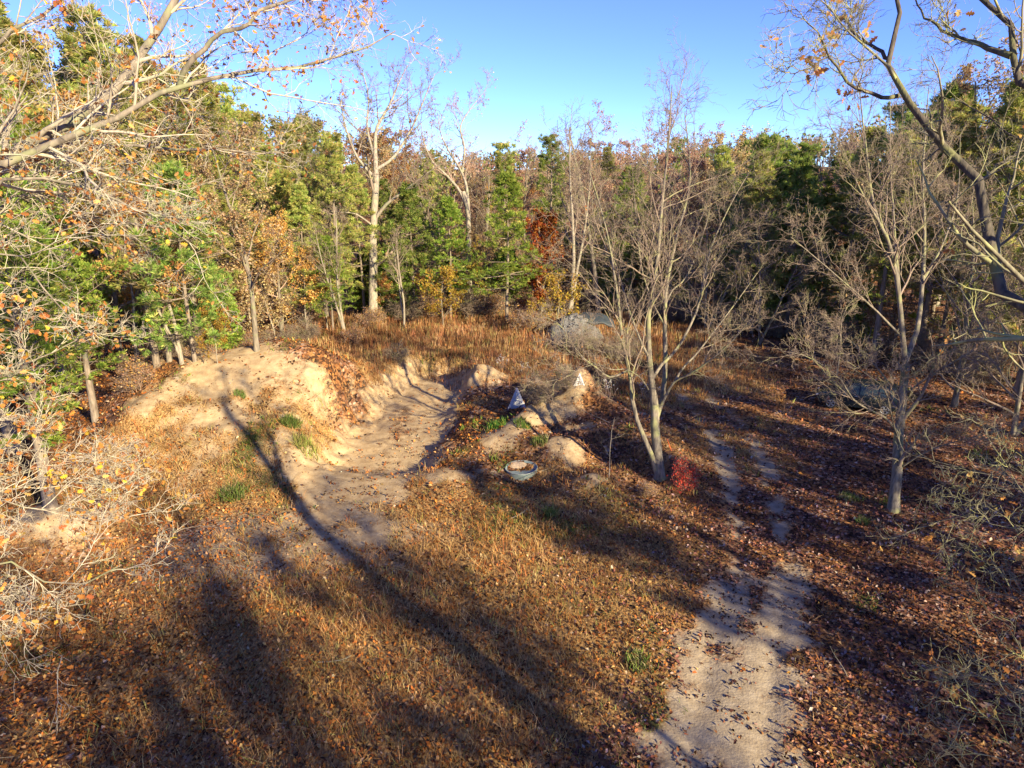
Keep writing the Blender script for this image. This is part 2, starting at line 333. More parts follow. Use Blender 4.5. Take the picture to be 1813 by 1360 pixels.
M_TWIG_SUNLIT = bark_mat("sunlit_twig_bark", (.24, .20, .15), (.50, .44, .34), (.38, .37, .24), .35)  # cream tone puts sunlight on the left oak's twigs into the bark colour
M_TWIG_LICHEN = bark_mat("lichen_twig_bark", (.09, .08, .055), (.26, .235, .15), (.34, .35, .13), .5)
def ground_mat():
    m = bpy.data.materials.new("forest_soil"); nt, out, N = nodes(m); L = nt.links.new
    geo = N("NewGeometry"); P = geo.outputs["Position"]
    A = N("Attribute", attribute_name="cover"); B = N("Attribute", attribute_name="cover2")
    sa = N("SeparateColor"); L(A.outputs[0], sa.inputs[0]); sb = N("SeparateColor"); L(B.outputs[0], sb.inputs[0])
    sand, straw, green = sa.outputs; litter, grey, dark = sb.outputs
    nz = lambda s, d=5.0: (lambda n: (L(P, n.inputs["Vector"]), n.outputs[0])[1])(N("TexNoise", i_Scale=s, i_Detail=d))
    nf, nm, nb = nz(14.0), nz(2.6), nz(.55)
    # sand
    sc = ramp(nt, nm, [(.3, (.27, .17, .075)), (.5, (.39, .27, .135)), (.72, (.50, .375, .21))])
    sc = mixc(nt, mth(nt, 'MULTIPLY', nf, .45), sc, (.40, .33, .25))
    sc = mixc(nt, mth(nt, 'MULTIPLY', dark, .75), sc, ramp(nt, nm, [(.35, (.23, .19, .14)), (.7, (.34, .29, .22))]))
    spk = ramp(nt, nz(34.0, 2.0), [(.62, (1, 1, 1)), (.70, (.45, .34, .25))]); sc = mixc(nt, .7, sc, spk, 'MULTIPLY')
    # leaf litter: cells of leaf size, each its own brown
    vo = N("TexVoronoi", i_Scale=7.5, i_Randomness=1.0); L(P, vo.inputs["Vector"])
    sv = N("SeparateColor"); L(vo.outputs["Color"], sv.inputs[0])
    lc = ramp(nt, sv.outputs[0], [(0, (.02, .013, .01)), (.3, (.07, .035, .025)), (.6, (.20, .09, .05)), (.85, (.32, .17, .09)), (1, (.42, .33, .27))])
    lc2 = ramp(nt, sv.outputs[1], [(0, (.02, .014, .01)), (.4, (.10, .045, .02)), (.75, (.28, .12, .04)), (1, (.42, .22, .08))])
    lit = mixc(nt, ramp(nt, nb, [(.4, (0, 0, 0)), (.6, (1, 1, 1))]), lc, lc2)
    # straw
    st = N("TexNoise", i_Scale=18.0, i_Detail=4.0); mp = N("Mapping"); mp.inputs["Scale"].default_value = (1, .35, 1); mp.inputs["Rotation"].default_value = (0, 0, .5)
    L(P, mp.inputs[0]); L(mp.outputs[0], st.inputs["Vector"])
    stc = ramp(nt, st.outputs[0], [(.32, (.09, .05, .022)), (.5, (.28, .16, .06)), (.68, (.46, .30, .12))])
    gr = ramp(nt, nf, [(.35, (.03, .045, .012)), (.65, (.09, .12, .03))])
    gy = ramp(nt, nf, [(.35, (.11, .09, .075)), (.65, (.27, .235, .20))])
    def thr(x, n, k=.55, soft=5.0):
        a = mth(nt, 'SUBTRACT', n, .5); a = mth(nt, 'MULTIPLY_ADD', a, k, x); a = mth(nt, 'SUBTRACT', a, .5); return mth(nt, 'MULTIPLY_ADD', a, soft, .5, True)
    c = mixc(nt, thr(straw, nf, 1.2, 3.0), lit, stc)
    c = mixc(nt, mth(nt, 'MULTIPLY', thr(grey, nf, 1.4, 4.0), .8), c, gy)
    c = mixc(nt, mth(nt, 'MULTIPLY', thr(green, nf, 1.4, 4.0), .75), c, gr)
    c = mixc(nt, thr(sand, mth(nt, 'MULTIPLY_ADD', nm, .4, mth(nt, 'MULTIPLY', nf, .6)), 1.3, 2.6), c, sc)
    b = N("BsdfPrincipled"); L(c, b.inputs["Base Color"]); b.inputs["Roughness"].default_value = .95; b.inputs["Specular IOR Level"].default_value = .15
    hgt = mth(nt, 'MULTIPLY_ADD', nf, .6, mth(nt, 'MULTIPLY', vo.outputs["Distance"], mth(nt, 'SUBTRACT', 1.0, sand, clamp=True)))
    bp = N("Bump", i_Strength=.6, i_Distance=.06); L(hgt, bp.inputs["Height"]); L(bp.outputs[0], b.inputs["Normal"])
    L(b.outputs[0], out.inputs[0]); return m

# ------------------------------------------------------------------ the ground sheet
def axis(lo, hi, a, b, fine, k):
    r = [a]
    while r[-1] < b: r.append(r[-1]+fine(r[-1]))
    s = fine(r[-1]); up = [r[-1]]
    while up[-1] < hi: s *= k; up.append(up[-1]+s)
    s = fine(a); dn = [a]
    while dn[-1] > lo: s *= k; dn.append(dn[-1]-s)
    return np.array(dn[:0:-1]+r+up[1:])
gx = axis(-1500, 1500, -30, 30, lambda v: .185, 1.12)
gy_ = axis(-1500, 2500, 11, 66, lambda v: .14+max(0, v-20)*.005, 1.09)
X, Y = np.meshgrid(gx, gy_); Zg = ground(X, Y)
ny, nx = X.shape
idx = np.arange(ny*nx).reshape(ny, nx)
F = np.stack([idx[:-1, :-1], idx[:-1, 1:], idx[1:, 1:], idx[1:, :-1]], -1).reshape(-1, 4)
sa, stw, grn, lit, gry, trkm = masks(X, Y, True)
cov = np.stack([sa, stw, grn], -1).reshape(-1, 3); cov2 = np.stack([np.clip(lit, 0, 1), gry, np.clip(trkm, 0, 1)], -1).reshape(-1, 3)
me = mesh_np("ground", np.stack([X, Y, Zg], -1).reshape(-1, 3), None, F, None, ground_mat(), True, [("cover", cov), ("cover2", cov2)])
link("ground", me, kind='structure', label="sandy clearing floor with mounds, a scooped bowl and a dirt track")

# ------------------------------------------------------------------ leaves and grass on the ground
PURPLE = [(.10, .05, .045, 3), (.18, .085, .07, 3), (.27, .14, .105, 2), (.38, .30, .27, 1.4), (.30, .14, .06, 1.0), (.04, .025, .02, 2.5)]
ORANGE = [(.34, .13, .035, 3), (.46, .21, .055, 2), (.16, .065, .03, 3), (.50, .34, .16, 1.2), (.05, .03, .02, 2.5), (.44, .34, .24, .4)]
def inview(x, y, z, mg=25):
    u, v, w = proj(x, y, z); return (w > 1) & (u > -mg) & (u < 1813+mg) & (v < 1360+mg) & (v > -mg)
rng = np.random.RandomState(11)
def scatter(n, y0, y1, pw=1.0):
    y = y0+(y1-y0)*rng.rand(n)**pw; x = (rng.rand(n)*2-1)*(.735*(y*CP+4)+.6); return x, y
def area(y0, y1): return sum(2*(.735*((y0+(k+.5)*(y1-y0)/10)*CP+4)+.6)*(y1-y0)/10 for k in range(10))
LV = []; LF = []; LC = []; off = 0
for y0, y1, dens, sz in ((12.5, 17, 230, .115), (17, 22, 170, .12), (22, 28, 110, .13), (28, 36, 64, .145), (36, 48, 30, .165), (48, 66, 9, .2)):
    n = int(area(y0, y1)*dens); x, y = scatter(n, y0, y1)
    s, stw, grn, lt, gry = masks(x, y)
    keep = rng.rand(n) < np.clip(.05+.95*lt*ss(.9, .35, s)*(1-.35*stw), .34, 1)*(1-.5*gry); keep &= ss(-.02, .22, fbm(x, y, .5, 77))*1.3+(s < .6)*.8 > rng.rand(n)
    x, y, s = x[keep], y[keep], s[keep]; z = ground(x, y)
    pur = rng.rand(len(x)) < np.clip(.25+.09*(x-1)+1.2*fbm(x, y, 4, 81)+.5*gau(x, y, 4, 32, 4, 4), .05, .92)
    c = np.where(pur[:, None], pick(rng, PURPLE, len(x)), pick(rng, ORANGE, len(x)))*(1+1.3*fbm(x, y, 2.6, 83))[:, None]*np.array([1, .93, .85])
    C = np.stack([x, y, z+.015+.02*rng.rand(len(x))], -1)
    V, Fq, cc = cards(rng, C, sz*(.6+.8*rng.rand(len(x))), c, LEAF4, .6)
    LV.append(V); LF.append(Fq+off); LC.append(cc); off += len(V)
link("fallen_leaves", mesh_np("fallen_leaves", np.concatenate(LV), np.concatenate(LF), None, np.concatenate(LC), M_LITTER), kind='stuff',
     label="brown and purplish oak leaves fallen all over the clearing", cat="leaves")

# crumbled clods and pebbles at the foot of the cut banks and on the sand
n = 9000; x, y = scatter(n, 20, 50); s_, a_, b_, c_m, d_ = masks(x, y); keep = (s_ > .35) & (rng.rand(n) < .35+.9*np.clip(fbm(x, y, 1.2, 57)*3, 0, 1)); x, y = x[keep], y[keep]
OCT = (np.array([[.5, 0, 0], [0, .45, 0], [-.5, 0, 0], [0, -.45, 0], [0, 0, .32], [0, 0, -.3]]), np.array([[0, 1, 4], [1, 2, 4], [2, 3, 4], [3, 0, 4], [1, 0, 5], [2, 1, 5], [3, 2, 5], [0, 3, 5]]))
V, Fq, cc = cards(rng, np.stack([x, y, ground(x, y)+.01], -1), .05+.13*rng.rand(len(x))**4, pick(rng, [(.33, .22, .12, 3), (.24, .16, .09, 2), (.30, .28, .25, 1)], len(x)), OCT)
link("soil_clods", mesh_np("soil_clods", V, Fq, None, cc, M_LITTER), kind='stuff', label="crumbled clods and pebbles on the sandy banks", cat="clods")
def blades(rng, C, h, col, nb, lean=.45, w=.012, spread=.09):
    N = len(C); nb_ = N*nb; c = np.repeat(C, nb, 0)+np.concatenate([spread*rng.randn(nb_, 2), np.zeros((nb_, 1))], 1)
    c[:, 2] = ground(c[:, 0], c[:, 1])-.01
    hh = np.repeat(h, nb)*(.55+.6*rng.rand(nb_)); a = rng.rand(nb_)*2*math.pi; ln = lean*np.abs(rng.randn(nb_))*hh
    d = np.stack([np.cos(a)*ln, np.sin(a)*ln, hh], -1); b = rng.rand(nb_)*2*math.pi; s = np.stack([np.cos(b), np.sin(b), 0*b], -1)*w
    V = np.stack([c-s, c+s, c+d*.55+s*.7+np.array([0, 0, 1])*hh[:, None]*.08, c+d*.55-s*.7+np.array([0, 0, 1])*hh[:, None]*.08, c+d], 1)
    k = np.arange(nb_)[:, None]*5; F4 = k+np.array([[0, 1, 2, 3]]); F3 = k+np.array([[3, 2, 4]])
    cc = np.repeat(col, nb, 0)*(1+.15*rng.randn(nb_, 1))*np.repeat(1+1.4*fbm(C[:, 0], C[:, 1], 1.9, 95), nb)[:, None]; return V.reshape(-1, 3), F3, F4, np.repeat(np.clip(cc, .01, .9), 5, 0)
STRAW = [(.48, .29, .10, 3), (.36, .19, .06, 3), (.56, .40, .18, 2), (.18, .10, .04, 2), (.46, .20, .06, 1.5), (.34, .34, .10, 1)]
RUSSET = [(.40, .20, .085, 3), (.30, .15, .07, 3), (.50, .34, .17, 2.5), (.20, .11, .06, 2), (.36, .33, .12, .8)]
GREENS = [(.12, .17, .03, 3), (.19, .22, .05, 2.5), (.28, .27, .08, 2)]
def grassfield(name, spec, thin, label, nb, lean, pal=STRAW, which='straw', spread=.1, tex='grass'):
    A = []; B3 = []; B4 = []; Cc = []; off = 0
    for y0, y1, dens, h, w in spec:
        n = int(area(y0, y1)*dens); x, y = scatter(n, y0, y1); s, stw, grn, lt, gry = masks(x, y)
        f = stw if which == 'straw' else grn
        keep = rng.rand(n) < f*ss(thin, .3, s)*(ss(.15, .6, f)); x, y = x[keep], y[keep]
        if not len(x): continue
        hh = h*(.6+.9*np.clip(.5+1.5*fbm(x, y, 2.2, 91), 0, 1.4))
        V, a3, a4, c = blades(rng, np.stack([x, y, 0*x], -1), hh, pick(rng, pal, len(x)), nb, lean, w, spread)
        A.append(V); B3.append(a3+off); B4.append(a4+off); Cc.append(c); off += len(V)
    link(name, mesh_np(name, np.concatenate(A), np.concatenate(B3), np.concatenate(B4), np.concatenate(Cc), M_GRASS), kind='stuff', label=label, cat=tex)
grassfield("dry_grass", ((12.5, 18, 34, .24, .006), (18, 25, 24, .28, .008), (25, 36, 12, .28, .011), (36, 44, 7, .35, .015)), .8,
           "dry tan grass standing among the leaves in the clearing", 5, 1.0)
grassfield("meadow_grass", ((43, 54, 8, .45, .016), (54, 68, 7, .7, .022)), .95, "russet tall grass and stalks between bowl and wood edge", 7, .25, RUSSET, spread=.2)
grassfield("green_weeds", ((12.5, 20, 26, .13, .010), (20, 30, 18, .17, .013), (30, 45, 9, .24, .02), (45, 62, 3, .4, .03)), .95,
           "low green weeds sprouting through the leaf litter", 5, .8, GREENS, 'green', .07, 'weeds')

# ------------------------------------------------------------------ trees
def wood_part(parts_big, parts_small, bark, twig):
    V, F4 = tubes(parts_big, 8); big = mesh_np("trunk", V, None, F4, None, bark, True)
    V, F4 = tubes(parts_small, 3); small = mesh_np("branches", V, None, F4, None, twig, True)
    return big, small
def wander_line(rng, p0, d, L, n, wob, up=0.0):
    P = [np.array(p0, float)]; d = np.array(d, float); d /= np.linalg.norm(d)
    for k in range(n-1):
        d = d+wob*rng.randn(3); d[2] += up; d /= np.linalg.norm(d); P.append(P[-1]+d*L/(n-1))
    return np.array(P)
def decid(seed, H=17, r=.2, clear=.35, limbs=12, spread=.34, leaves=0, pal=None, bark=None, twig=None, ang=45, counts=(6, 5, 4), tw=.009, lsize=.16, up=.12, forks=1):
    rng = np.random.RandomState(seed); Ps = []; Rs = []
    for f in range(forks):
        d = np.array([0, 0, 1.0]) if f == 0 else np.array([.28*math.cos(f*2.4), .28*math.sin(f*2.4), 1])
        P = wander_line(rng, (0.1*f, 0, -.3), d, H*(1-.12*f), 12, .05, .03); Ps.append(P); Rs.append(r*(1-.15*f)*np.linspace(1.15, .12, 12)**.8)
    P0, R0 = np.array(Ps), np.array(Rs); R0[:, 0] *= 1.3
    P1, R1 = grow(rng, P0, R0, limbs, clear, .97, ang, 10, spread, 8, .10, up*.5, .62, .18, .55)
    P2, R2 = grow(rng, P1, R1, counts[0], .2, .98, 42, 12, .45, 6, .14, up*.3, .6, .3, .4, lmin=.4, rmin=tw*1.3)
    P3, R3 = grow(rng, P2, R2, counts[1], .15, 1, 40, 14, .5, 4, .2, .04, .6, .4, .3, lmin=.3, rmin=tw)
    P4, R4 = grow(rng, P3, R3, counts[2], .2, 1, 38, 14, .55, 3, .25, .03, .7, .5, .3, lmin=.2, rmin=tw*.8)
    big = mesh_np("trunk", *(lambda a: (a[0], None, a[1]))(tubes([(P0, R0)], 8)), None, bark or M_BARK_GREY, True)
    V1, F1 = tubes([(P1, R1)], 5); V2, F2 = tubes([(P2, R2), (P3, R3), (P4, R4)], 3)
    br = mesh_np("branches", np.concatenate([V1, V2]), None, np.concatenate([F1, F2+len(V1)]), None, twig or M_TWIG, True)
    out = [("trunk", big, None), ("branches", br, None)]
    if leaves:
        E = P4.reshape(-1, 3); C = E[rng.choice(len(E), leaves)]+rng.randn(leaves, 3)*.10
        V, Fq, cc = cards(rng, C, lsize*(.6+.8*rng.rand(leaves)), pick(rng, pal, leaves))
        out.append(("leaves", mesh_np("leaves", V, Fq, None, cc, M_LEAF), None))
    return out, H
def needles(rng, C, D, L, w, K, pal, tipcol=.25):
    """tufts of K thin blades fanning out from each point C along D"""
    N = len(C); c = np.repeat(C, K, 0); d = np.repeat(D, K, 0)+.62*rng.randn(N*K, 3)*np.array([1, 1, .6]); d[:, 2] += .22; d /= np.linalg.norm(d, axis=1, keepdims=True)
    s = np.cross(d, rng.randn(N*K, 3)); s /= np.linalg.norm(s, axis=1, keepdims=True)+1e-9
    l = np.repeat(L, K)[:, None]*(.7+.6*rng.rand(N*K, 1)); ww = w*(l/np.mean(L))
    V = np.stack([c-s*ww*.35, c+d*l*.6+s*ww, c+d*l, c+d*l*.55-s*ww], 1)
    k = np.arange(N*K)[:, None]*4; F4 = k+np.array([[0, 1, 2, 3]])
    cc = np.repeat(pick(rng, pal, N, .22), K, 0)
    return V.reshape(-1, 3), F4, np.repeat(cc, 4, 0)
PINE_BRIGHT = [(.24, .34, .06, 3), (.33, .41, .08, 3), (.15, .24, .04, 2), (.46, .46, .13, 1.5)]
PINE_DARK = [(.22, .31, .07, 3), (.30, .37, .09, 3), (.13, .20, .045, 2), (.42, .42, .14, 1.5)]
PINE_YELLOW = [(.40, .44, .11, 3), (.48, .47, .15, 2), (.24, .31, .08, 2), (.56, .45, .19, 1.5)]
def pine(seed, H=14, r=.16, base=.15, width=3.2, shape='cone', pal=PINE_BRIGHT, gap=.55, tl=.22, tw=.035, K=6, dens=1.0, droop=0):
    rng = np.random.RandomState(seed)
    P0 = wander_line(rng, (0, 0, -.3), (0, 0, 1), H+.3, 14, .015, .05)[None]; R0 = (r*np.linspace(1.15, .06, 14))[None]
    zs = []; z = base*H
    while z < H*.985: zs.append(z); z += gap*(.7+.6*rng.rand())*(1.45-.75*z/H)
    P1 = []; R1 = []
    for z in zs:
        t = min(max((z/H-base)/(1-base), 0.0), .985)
        prof = (1-t)**.8*(.55+.45*min(1, t*4+.35)) if shape == 'cone' else max(.06, (1-t)**.45*min(1, .55+1.6*t)*(.7+.5*rng.rand()))
        a0 = rng.rand()*6.28; nb = rng.randint(4, 7) if shape == 'cone' else rng.randint(3, 6); wf = .8+.35*rng.rand()
        for b in range(nb):
            a = a0+b*6.283/nb+.3*rng.randn(); L = width*prof*wf*(.55+.65*rng.rand())+.15
            f = np.clip(z/H*13, 0, 12.99); c = P0[0, int(f)]+(P0[0, int(f)+1]-P0[0, int(f)])*(f-int(f)); c = np.array([c[0], c[1], z])
            el = (-.10-droop if shape == 'cone' else .05)+.75*t**1.5+.14*rng.randn()
            l = wander_line(rng, c, (math.cos(a), math.sin(a), el), L, 6, .05, .045); P1.append(l); R1.append(np.linspace(.03+.012*L, .008, 6))
    P1 = np.array(P1); R1 = np.array(R1)
    P2, R2 = grow(rng, P1, R1, max(5, int(7*dens)), .25, 1, 48, 8, .38, 4, .06, .05, .5, .5, .6, lmin=.25, rmin=.006, flat=.75)
    P3, R3 = grow(rng, P2, R2, 3, .25, 1, 40, 10, .5, 3, .06, .05, .6, .6, .5, lmin=.15, rmin=.005, flat=.6)
    T = []; D = []
    for P, ks in ((P1, (3, 4, 5)), (P2, (2, 3)), (P3, (1, 2))):
        for k in ks: T.append(P[:, k]); D.append(P[:, k]-P[:, k-1])
    T = np.concatenate(T); D = np.concatenate(D); D /= np.linalg.norm(D, axis=1, keepdims=True)
    V, F4, cc = needles(rng, T, D, tl*(.8+.4*rng.rand(len(T))), tw, K, pal)
    big = mesh_np("trunk", *(lambda a: (a[0], None, a[1]))(tubes([(P0, R0)], 7)), None, M_BARK_PINE, True)
    Vb, Fb = tubes([(P1, R1), (P2, R2)], 3)
    br = mesh_np("branches", Vb, None, Fb, None, M_BARK_PINE, True)
    cr = mesh_np("needles", V, None, F4, cc, M_NEEDLE)
    return [("trunk", big, None), ("branches", br, None), ("needles", cr, None)], H
def place(tm, name, x, y, H, label, cat, group=None, rot=None, lean=(0, 0), zoff=0, wide=1.0):
    parts, h0 = tm; s = H/h0
    o = thing(name, label, cat, (x, y, gz(x, y)+zoff), (lean[0], lean[1], rot if rot is not None else (x*7.3+y*3.1) % 6.28), (s*wide, s*wide, s), group)
    for pn, me, k in parts: link(pn, me, o, kind=k)
    return o

TAN = [(.48, .36, .19, 3), (.40, .28, .13, 3), (.54, .42, .27, 1.5), (.26, .15, .08, 2)]
RUST = [(.50, .24, .075, 3), (.56, .32, .11, 3), (.32, .14, .05, 1.5), (.58, .42, .16, 1.5)]
PINK = [(.46, .28, .20, 3), (.38, .21, .15, 3), (.52, .37, .26, 1.5)]
RED = [(.38, .13, .035, 3), (.26, .07, .025, 2), (.50, .25, .05, 2.5)]
YEL = [(.46, .34, .06, 3), (.34, .24, .05, 2), (.40, .22, .06, 1)]
OLIVE = [(.34, .32, .12, 3), (.42, .38, .17, 2), (.24, .23, .08, 2)]
T = {}
T['bare_a'] = decid(101, 18, .22, .35, 13, .33, 0, None, M_BARK_GREY, M_TWIG, 40, (6, 5, 3), .012, up=.16)
T['bare_b'] = decid(102, 17, .18, .42, 12, .27, 0, None, M_BARK_PALE, M_TWIG, 36, (6, 5, 3), .012, up=.16, forks=2)
T['tan_a'] = decid(103, 16, .20, .3, 13, .33, 7500, TAN, M_BARK_GREY, M_TWIG, 46, (6, 5, 3), .011, .17)
T['rust_a'] = decid(104, 15, .20, .22, 14, .36, 9500, RUST, M_BARK_GREY, M_TWIG_RED, 52, (6, 5, 2), .011, .18)
T['pink_a'] = decid(105, 16, .19, .3, 13, .34, 7500, PINK, M_BARK_GREY, M_TWIG_RED, 45, (6, 5, 3), .012, .16)
T['olive_a'] = decid(109, 14, .16, .25, 13, .33, 8500, OLIVE, M_BARK_GREY, M_TWIG, 45, (6, 5, 2), .011, .17)
T['red_a'] = decid(106, 9, .13, .12, 15, .33, 7600, RED, M_BARK_GREY, M_TWIG_RED, 58, (5, 4, 2), .010, .19)
T['sap_rust'] = decid(107, 6, .05, .15, 12, .36, 2400, RUST, M_BARK_PALE, M_TWIG, 50, (4, 3, 2), .010, .16)
T['sap_yel'] = decid(108, 5, .045, .15, 11, .36, 2400, YEL, M_BARK_PALE, M_TWIG, 50, (4, 3, 2), .009, .17)
T['sap_bare'] = decid(110, 7, .05, .3, 9, .28, 0, None, M_BARK_PALE, M_TWIG, 35, (4, 4, 2), .009)
T['sap_tan'] = decid(111, 5.5, .05, .1, 12, .4, 2000, TAN, M_BARK_PALE, M_TWIG_RED, 50, (4, 4, 2), .010, .15)
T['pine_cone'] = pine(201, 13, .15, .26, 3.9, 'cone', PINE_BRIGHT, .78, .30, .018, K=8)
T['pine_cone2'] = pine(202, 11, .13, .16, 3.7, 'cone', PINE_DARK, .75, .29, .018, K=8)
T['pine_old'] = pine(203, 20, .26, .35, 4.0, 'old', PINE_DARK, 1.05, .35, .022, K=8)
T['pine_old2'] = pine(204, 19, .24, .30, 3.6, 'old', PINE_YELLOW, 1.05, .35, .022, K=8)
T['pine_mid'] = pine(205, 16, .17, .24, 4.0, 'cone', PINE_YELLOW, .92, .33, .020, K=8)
T['bare_c'] = decid(112, 12, .13, .12, 16, .42, 150, TAN, M_BARK_LICHEN, M_TWIG, 52, (7, 5, 3), .009, up=.10, forks=2)
T['brush_rust'] = decid(120, 2.4, .02, .02, 9, .55, 1200, RUST+PINK, M_TWIG_RED, M_TWIG_RED, 38, (4, 3, 2), .008, .11, forks=5)
T['brush_bare'] = decid(121, 2.2, .02, .02, 10, .55, 120, TAN, M_TWIG, M_TWIG, 36, (5, 4, 3), .007, .10, forks=5)
T['pine_young'] = pine(206, 5, .06, .05, 1.6, 'cone', PINE_BRIGHT, .34, .2, .03)

def from_px(u, vb, vt):
    x, y, z = foot(u, vb); _, _, w = proj(x, y, z)
    # height whose top shows at vt
    a, b = z, z+60
    for _ in range(40):
        m = (a+b)/2
        if proj(x, y, m)[1] > vt: a = m
        else: b = m
    return x, y, a-z
# --- notable single trees of the wood edge
NOTE = [
 ('pine_cone', 'pine_tree', 897, 574, 308, "slender conical green pine with bare lower trunk in the middle of the wood edge"),
 ('pine_cone', 'pine_tree', 798, 566, 352, "shorter green pine with layered boughs above a yellow-leaved sapling"),
 ('pine_cone2', 'pine_tree', 735, 560, 330, "dark green pine just right of the tall pale bare tree"),
 ('pine_cone2', 'pine_tree', 345, 640, 296, "full deep green pine rising behind the left end of the sand heap"),
 ('pine_mid', 'pine_tree', 545, 585, 330, "olive green pine left of the tall pale bare tree"),
 ('pine_cone', 'pine_tree', 590, 590, 420, "small bright pine at the foot of the olive green pine"),
 ('pine_old2', 'pine_tree', 250, 600, 12, "tallest yellowish pine whose tip stands against the sky on the left"),
 ('pine_old2', 'pine_tree', 55, 640, -60, "big pale green pine filling the upper left corner"),
 ('pine_old', 'pine_tree', 60, 700, 200, "dark spreading pine with shaded boughs at the left edge"),
 ('pine_mid', 'pine_tree', 415, 590, 120, "narrow olive pine poking above the rusty oaks on the left"),
 ('red_a', 'oak_tree', 958, 560, 372, "small oak with deep red and orange leaves beside the slender pine"),
 ('rust_a', 'oak_tree', 215, 640, 180, "rusty orange leaved oak behind the limbs of the near oak"),
 ('rust_a', 'oak_tree', 300, 640, 330, "low rusty oak in front of the deep green pine"),
 ('tan_a', 'oak_tree', 455, 620, 240, "tan leaved oak behind the right half of the sand heap"),
 ('rust_a', 'oak_tree', 500, 600, 380, "reddish brown leaved oak right above the end of the sand heap"),
 ('sap_yel', 'sapling', 785, 582, 470, "yellow leaved sapling under the layered pine"),
 ('sap_yel', 'sapling', 385, 645, 545, "yellow green leaved sapling behind the top of the sand heap"),
 ('sap_yel', 'sapling', 985, 600, 480, "small golden leaved sapling below the red oak"),
 ('bare_b', 'bare_tree', 1005, 580, 215, "thin forked bare tree with a few red leaves at its tip"),
 ('bare_a', 'bare_tree', 1060, 560, 205, "grey bare tree behind the left stems of the many-stemmed tree"),
 ('pine_old', 'pine_tree', 975, 520, 245, "dark round-topped pine on the skyline in the middle"),
 ('pine_old2', 'pine_tree', 895, 520, 252, "yellow green pine crown on the skyline behind the slender pine"),
 ('pine_old', 'pine_tree', 1390, 560, 262, "dark pine on the skyline between the two near bare trees"),
 ('pine_mid', 'pine_tree', 1480, 600, 235, "green pine behind the upright stems of the right bare tree"),
 ('pine_mid', 'pine_tree', 1730, 640, 150, "lit yellow green pine behind the dark overhanging limb"),
 ('pine_old', 'pine_tree', 1660, 640, 300, "dark pine low in the shade of the right wood"),
 ('pine_old2', 'pine_tree', 1625, 640, 175, "tall lit pine with its tip on the skyline behind the upright stems"),
 ('pine_mid', 'pine_tree', 1800, 700, 70, "tall yellow green pine at the right edge rising behind the overhanging limb"),
 ('pine_old2', 'pine_tree', 1545, 640, 235, "yellow green pine between the right bare tree's stems and the skyline"),
 ('pine_mid', 'pine_tree', 1330, 590, 275, "yellow green pine beyond the right limbs of the many-stemmed tree"),
 ('pine_old2', 'pine_tree', 278, 650, 130, "pine with a thick pale bare trunk behind the left foot of the sand heap"),
 ('bare_b', 'bare_tree', 322, 645, 330, "slim pale forked tree close behind the sand heap top"),
 ('bare_b', 'bare_tree', 245, 648, 380, "slim pale tree left of the pine with the thick trunk"),
 ('bare_b', 'bare_tree', 610, 590, 360, "slim crooked pale tree just left of the tall pale bare tree"),
 ('bare_b', 'bare_tree', 715, 580, 400, "thin bare tree just right of the tall pale bare tree"),
 ('bare_c', 'bare_tree', 1690, 720, 330, "spreading bare tree with lichen twigs right of the parked car"),
 ('bare_c', 'bare_tree', 1795, 770, 380, "bushy bare tree with pale twigs at the right edge behind the car"),
 ('bare_c', 'bare_tree', 1345, 610, 380, "bare tree with tangled twigs in the shade beyond the track"),
 ('bare_c', 'bare_tree', 1750, 660, 250, "tall bare tree with fine twigs in front of the lit right pine"),
 ('bare_c', 'bare_tree', 1250, 590, 330, "bare tree behind the right stems of the many-stemmed tree"),
 ('bare_c', 'bare_tree', 500, 590, 400, "pale twiggy bare tree between the tan and the reddish oak"),
]
for tm, nm, u, vb, vt, lb in NOTE:
    x, y, H = from_px(u, vb, vt)
    place(T[tm], nm, x, y, H, lb, {'pine_tree': 'pine', 'oak_tree': 'oak', 'bare_tree': 'tree', 'sapling': 'sapling'}[nm])

# --- the mass of the wood, each tree a thing of its own
EX = [-60, -40, -31, -27, -20, -14, -8, -3, 5, 12, 20, 27, 31, 35, 44, 60]; EY = [30, 35, 41, 50, 53, 64, 68, 69, 72, 68, 63, 55, 47, 38, 28, 20]
def yedge(x): return np.interp(x, EX, EY)
SKU = [-200, 0, 100, 170, 250, 330, 420, 500, 600, 700, 780, 850, 950, 1000, 1060, 1150, 1250, 1330, 1400, 1480, 1560, 1650, 1750, 2000]
SKV = [-60, -40, 10, 80, 40, 90, 140, 185, 205, 225, 250, 258, 258, 256, 248, 255, 238, 225, 222, 212, 190, 150, 100, 60]
rw = np.random.RandomState(5)
pend = []
pts = []
def far_enough(x, y, d):
    for a, b, c in pts:
        if (a-x)**2+(b-y)**2 < d*d: return False
    return True
for tm, nm, u, vb, vt, lb in NOTE:
    x, y, H = from_px(u, vb, vt); pts.append((x, y, 1))
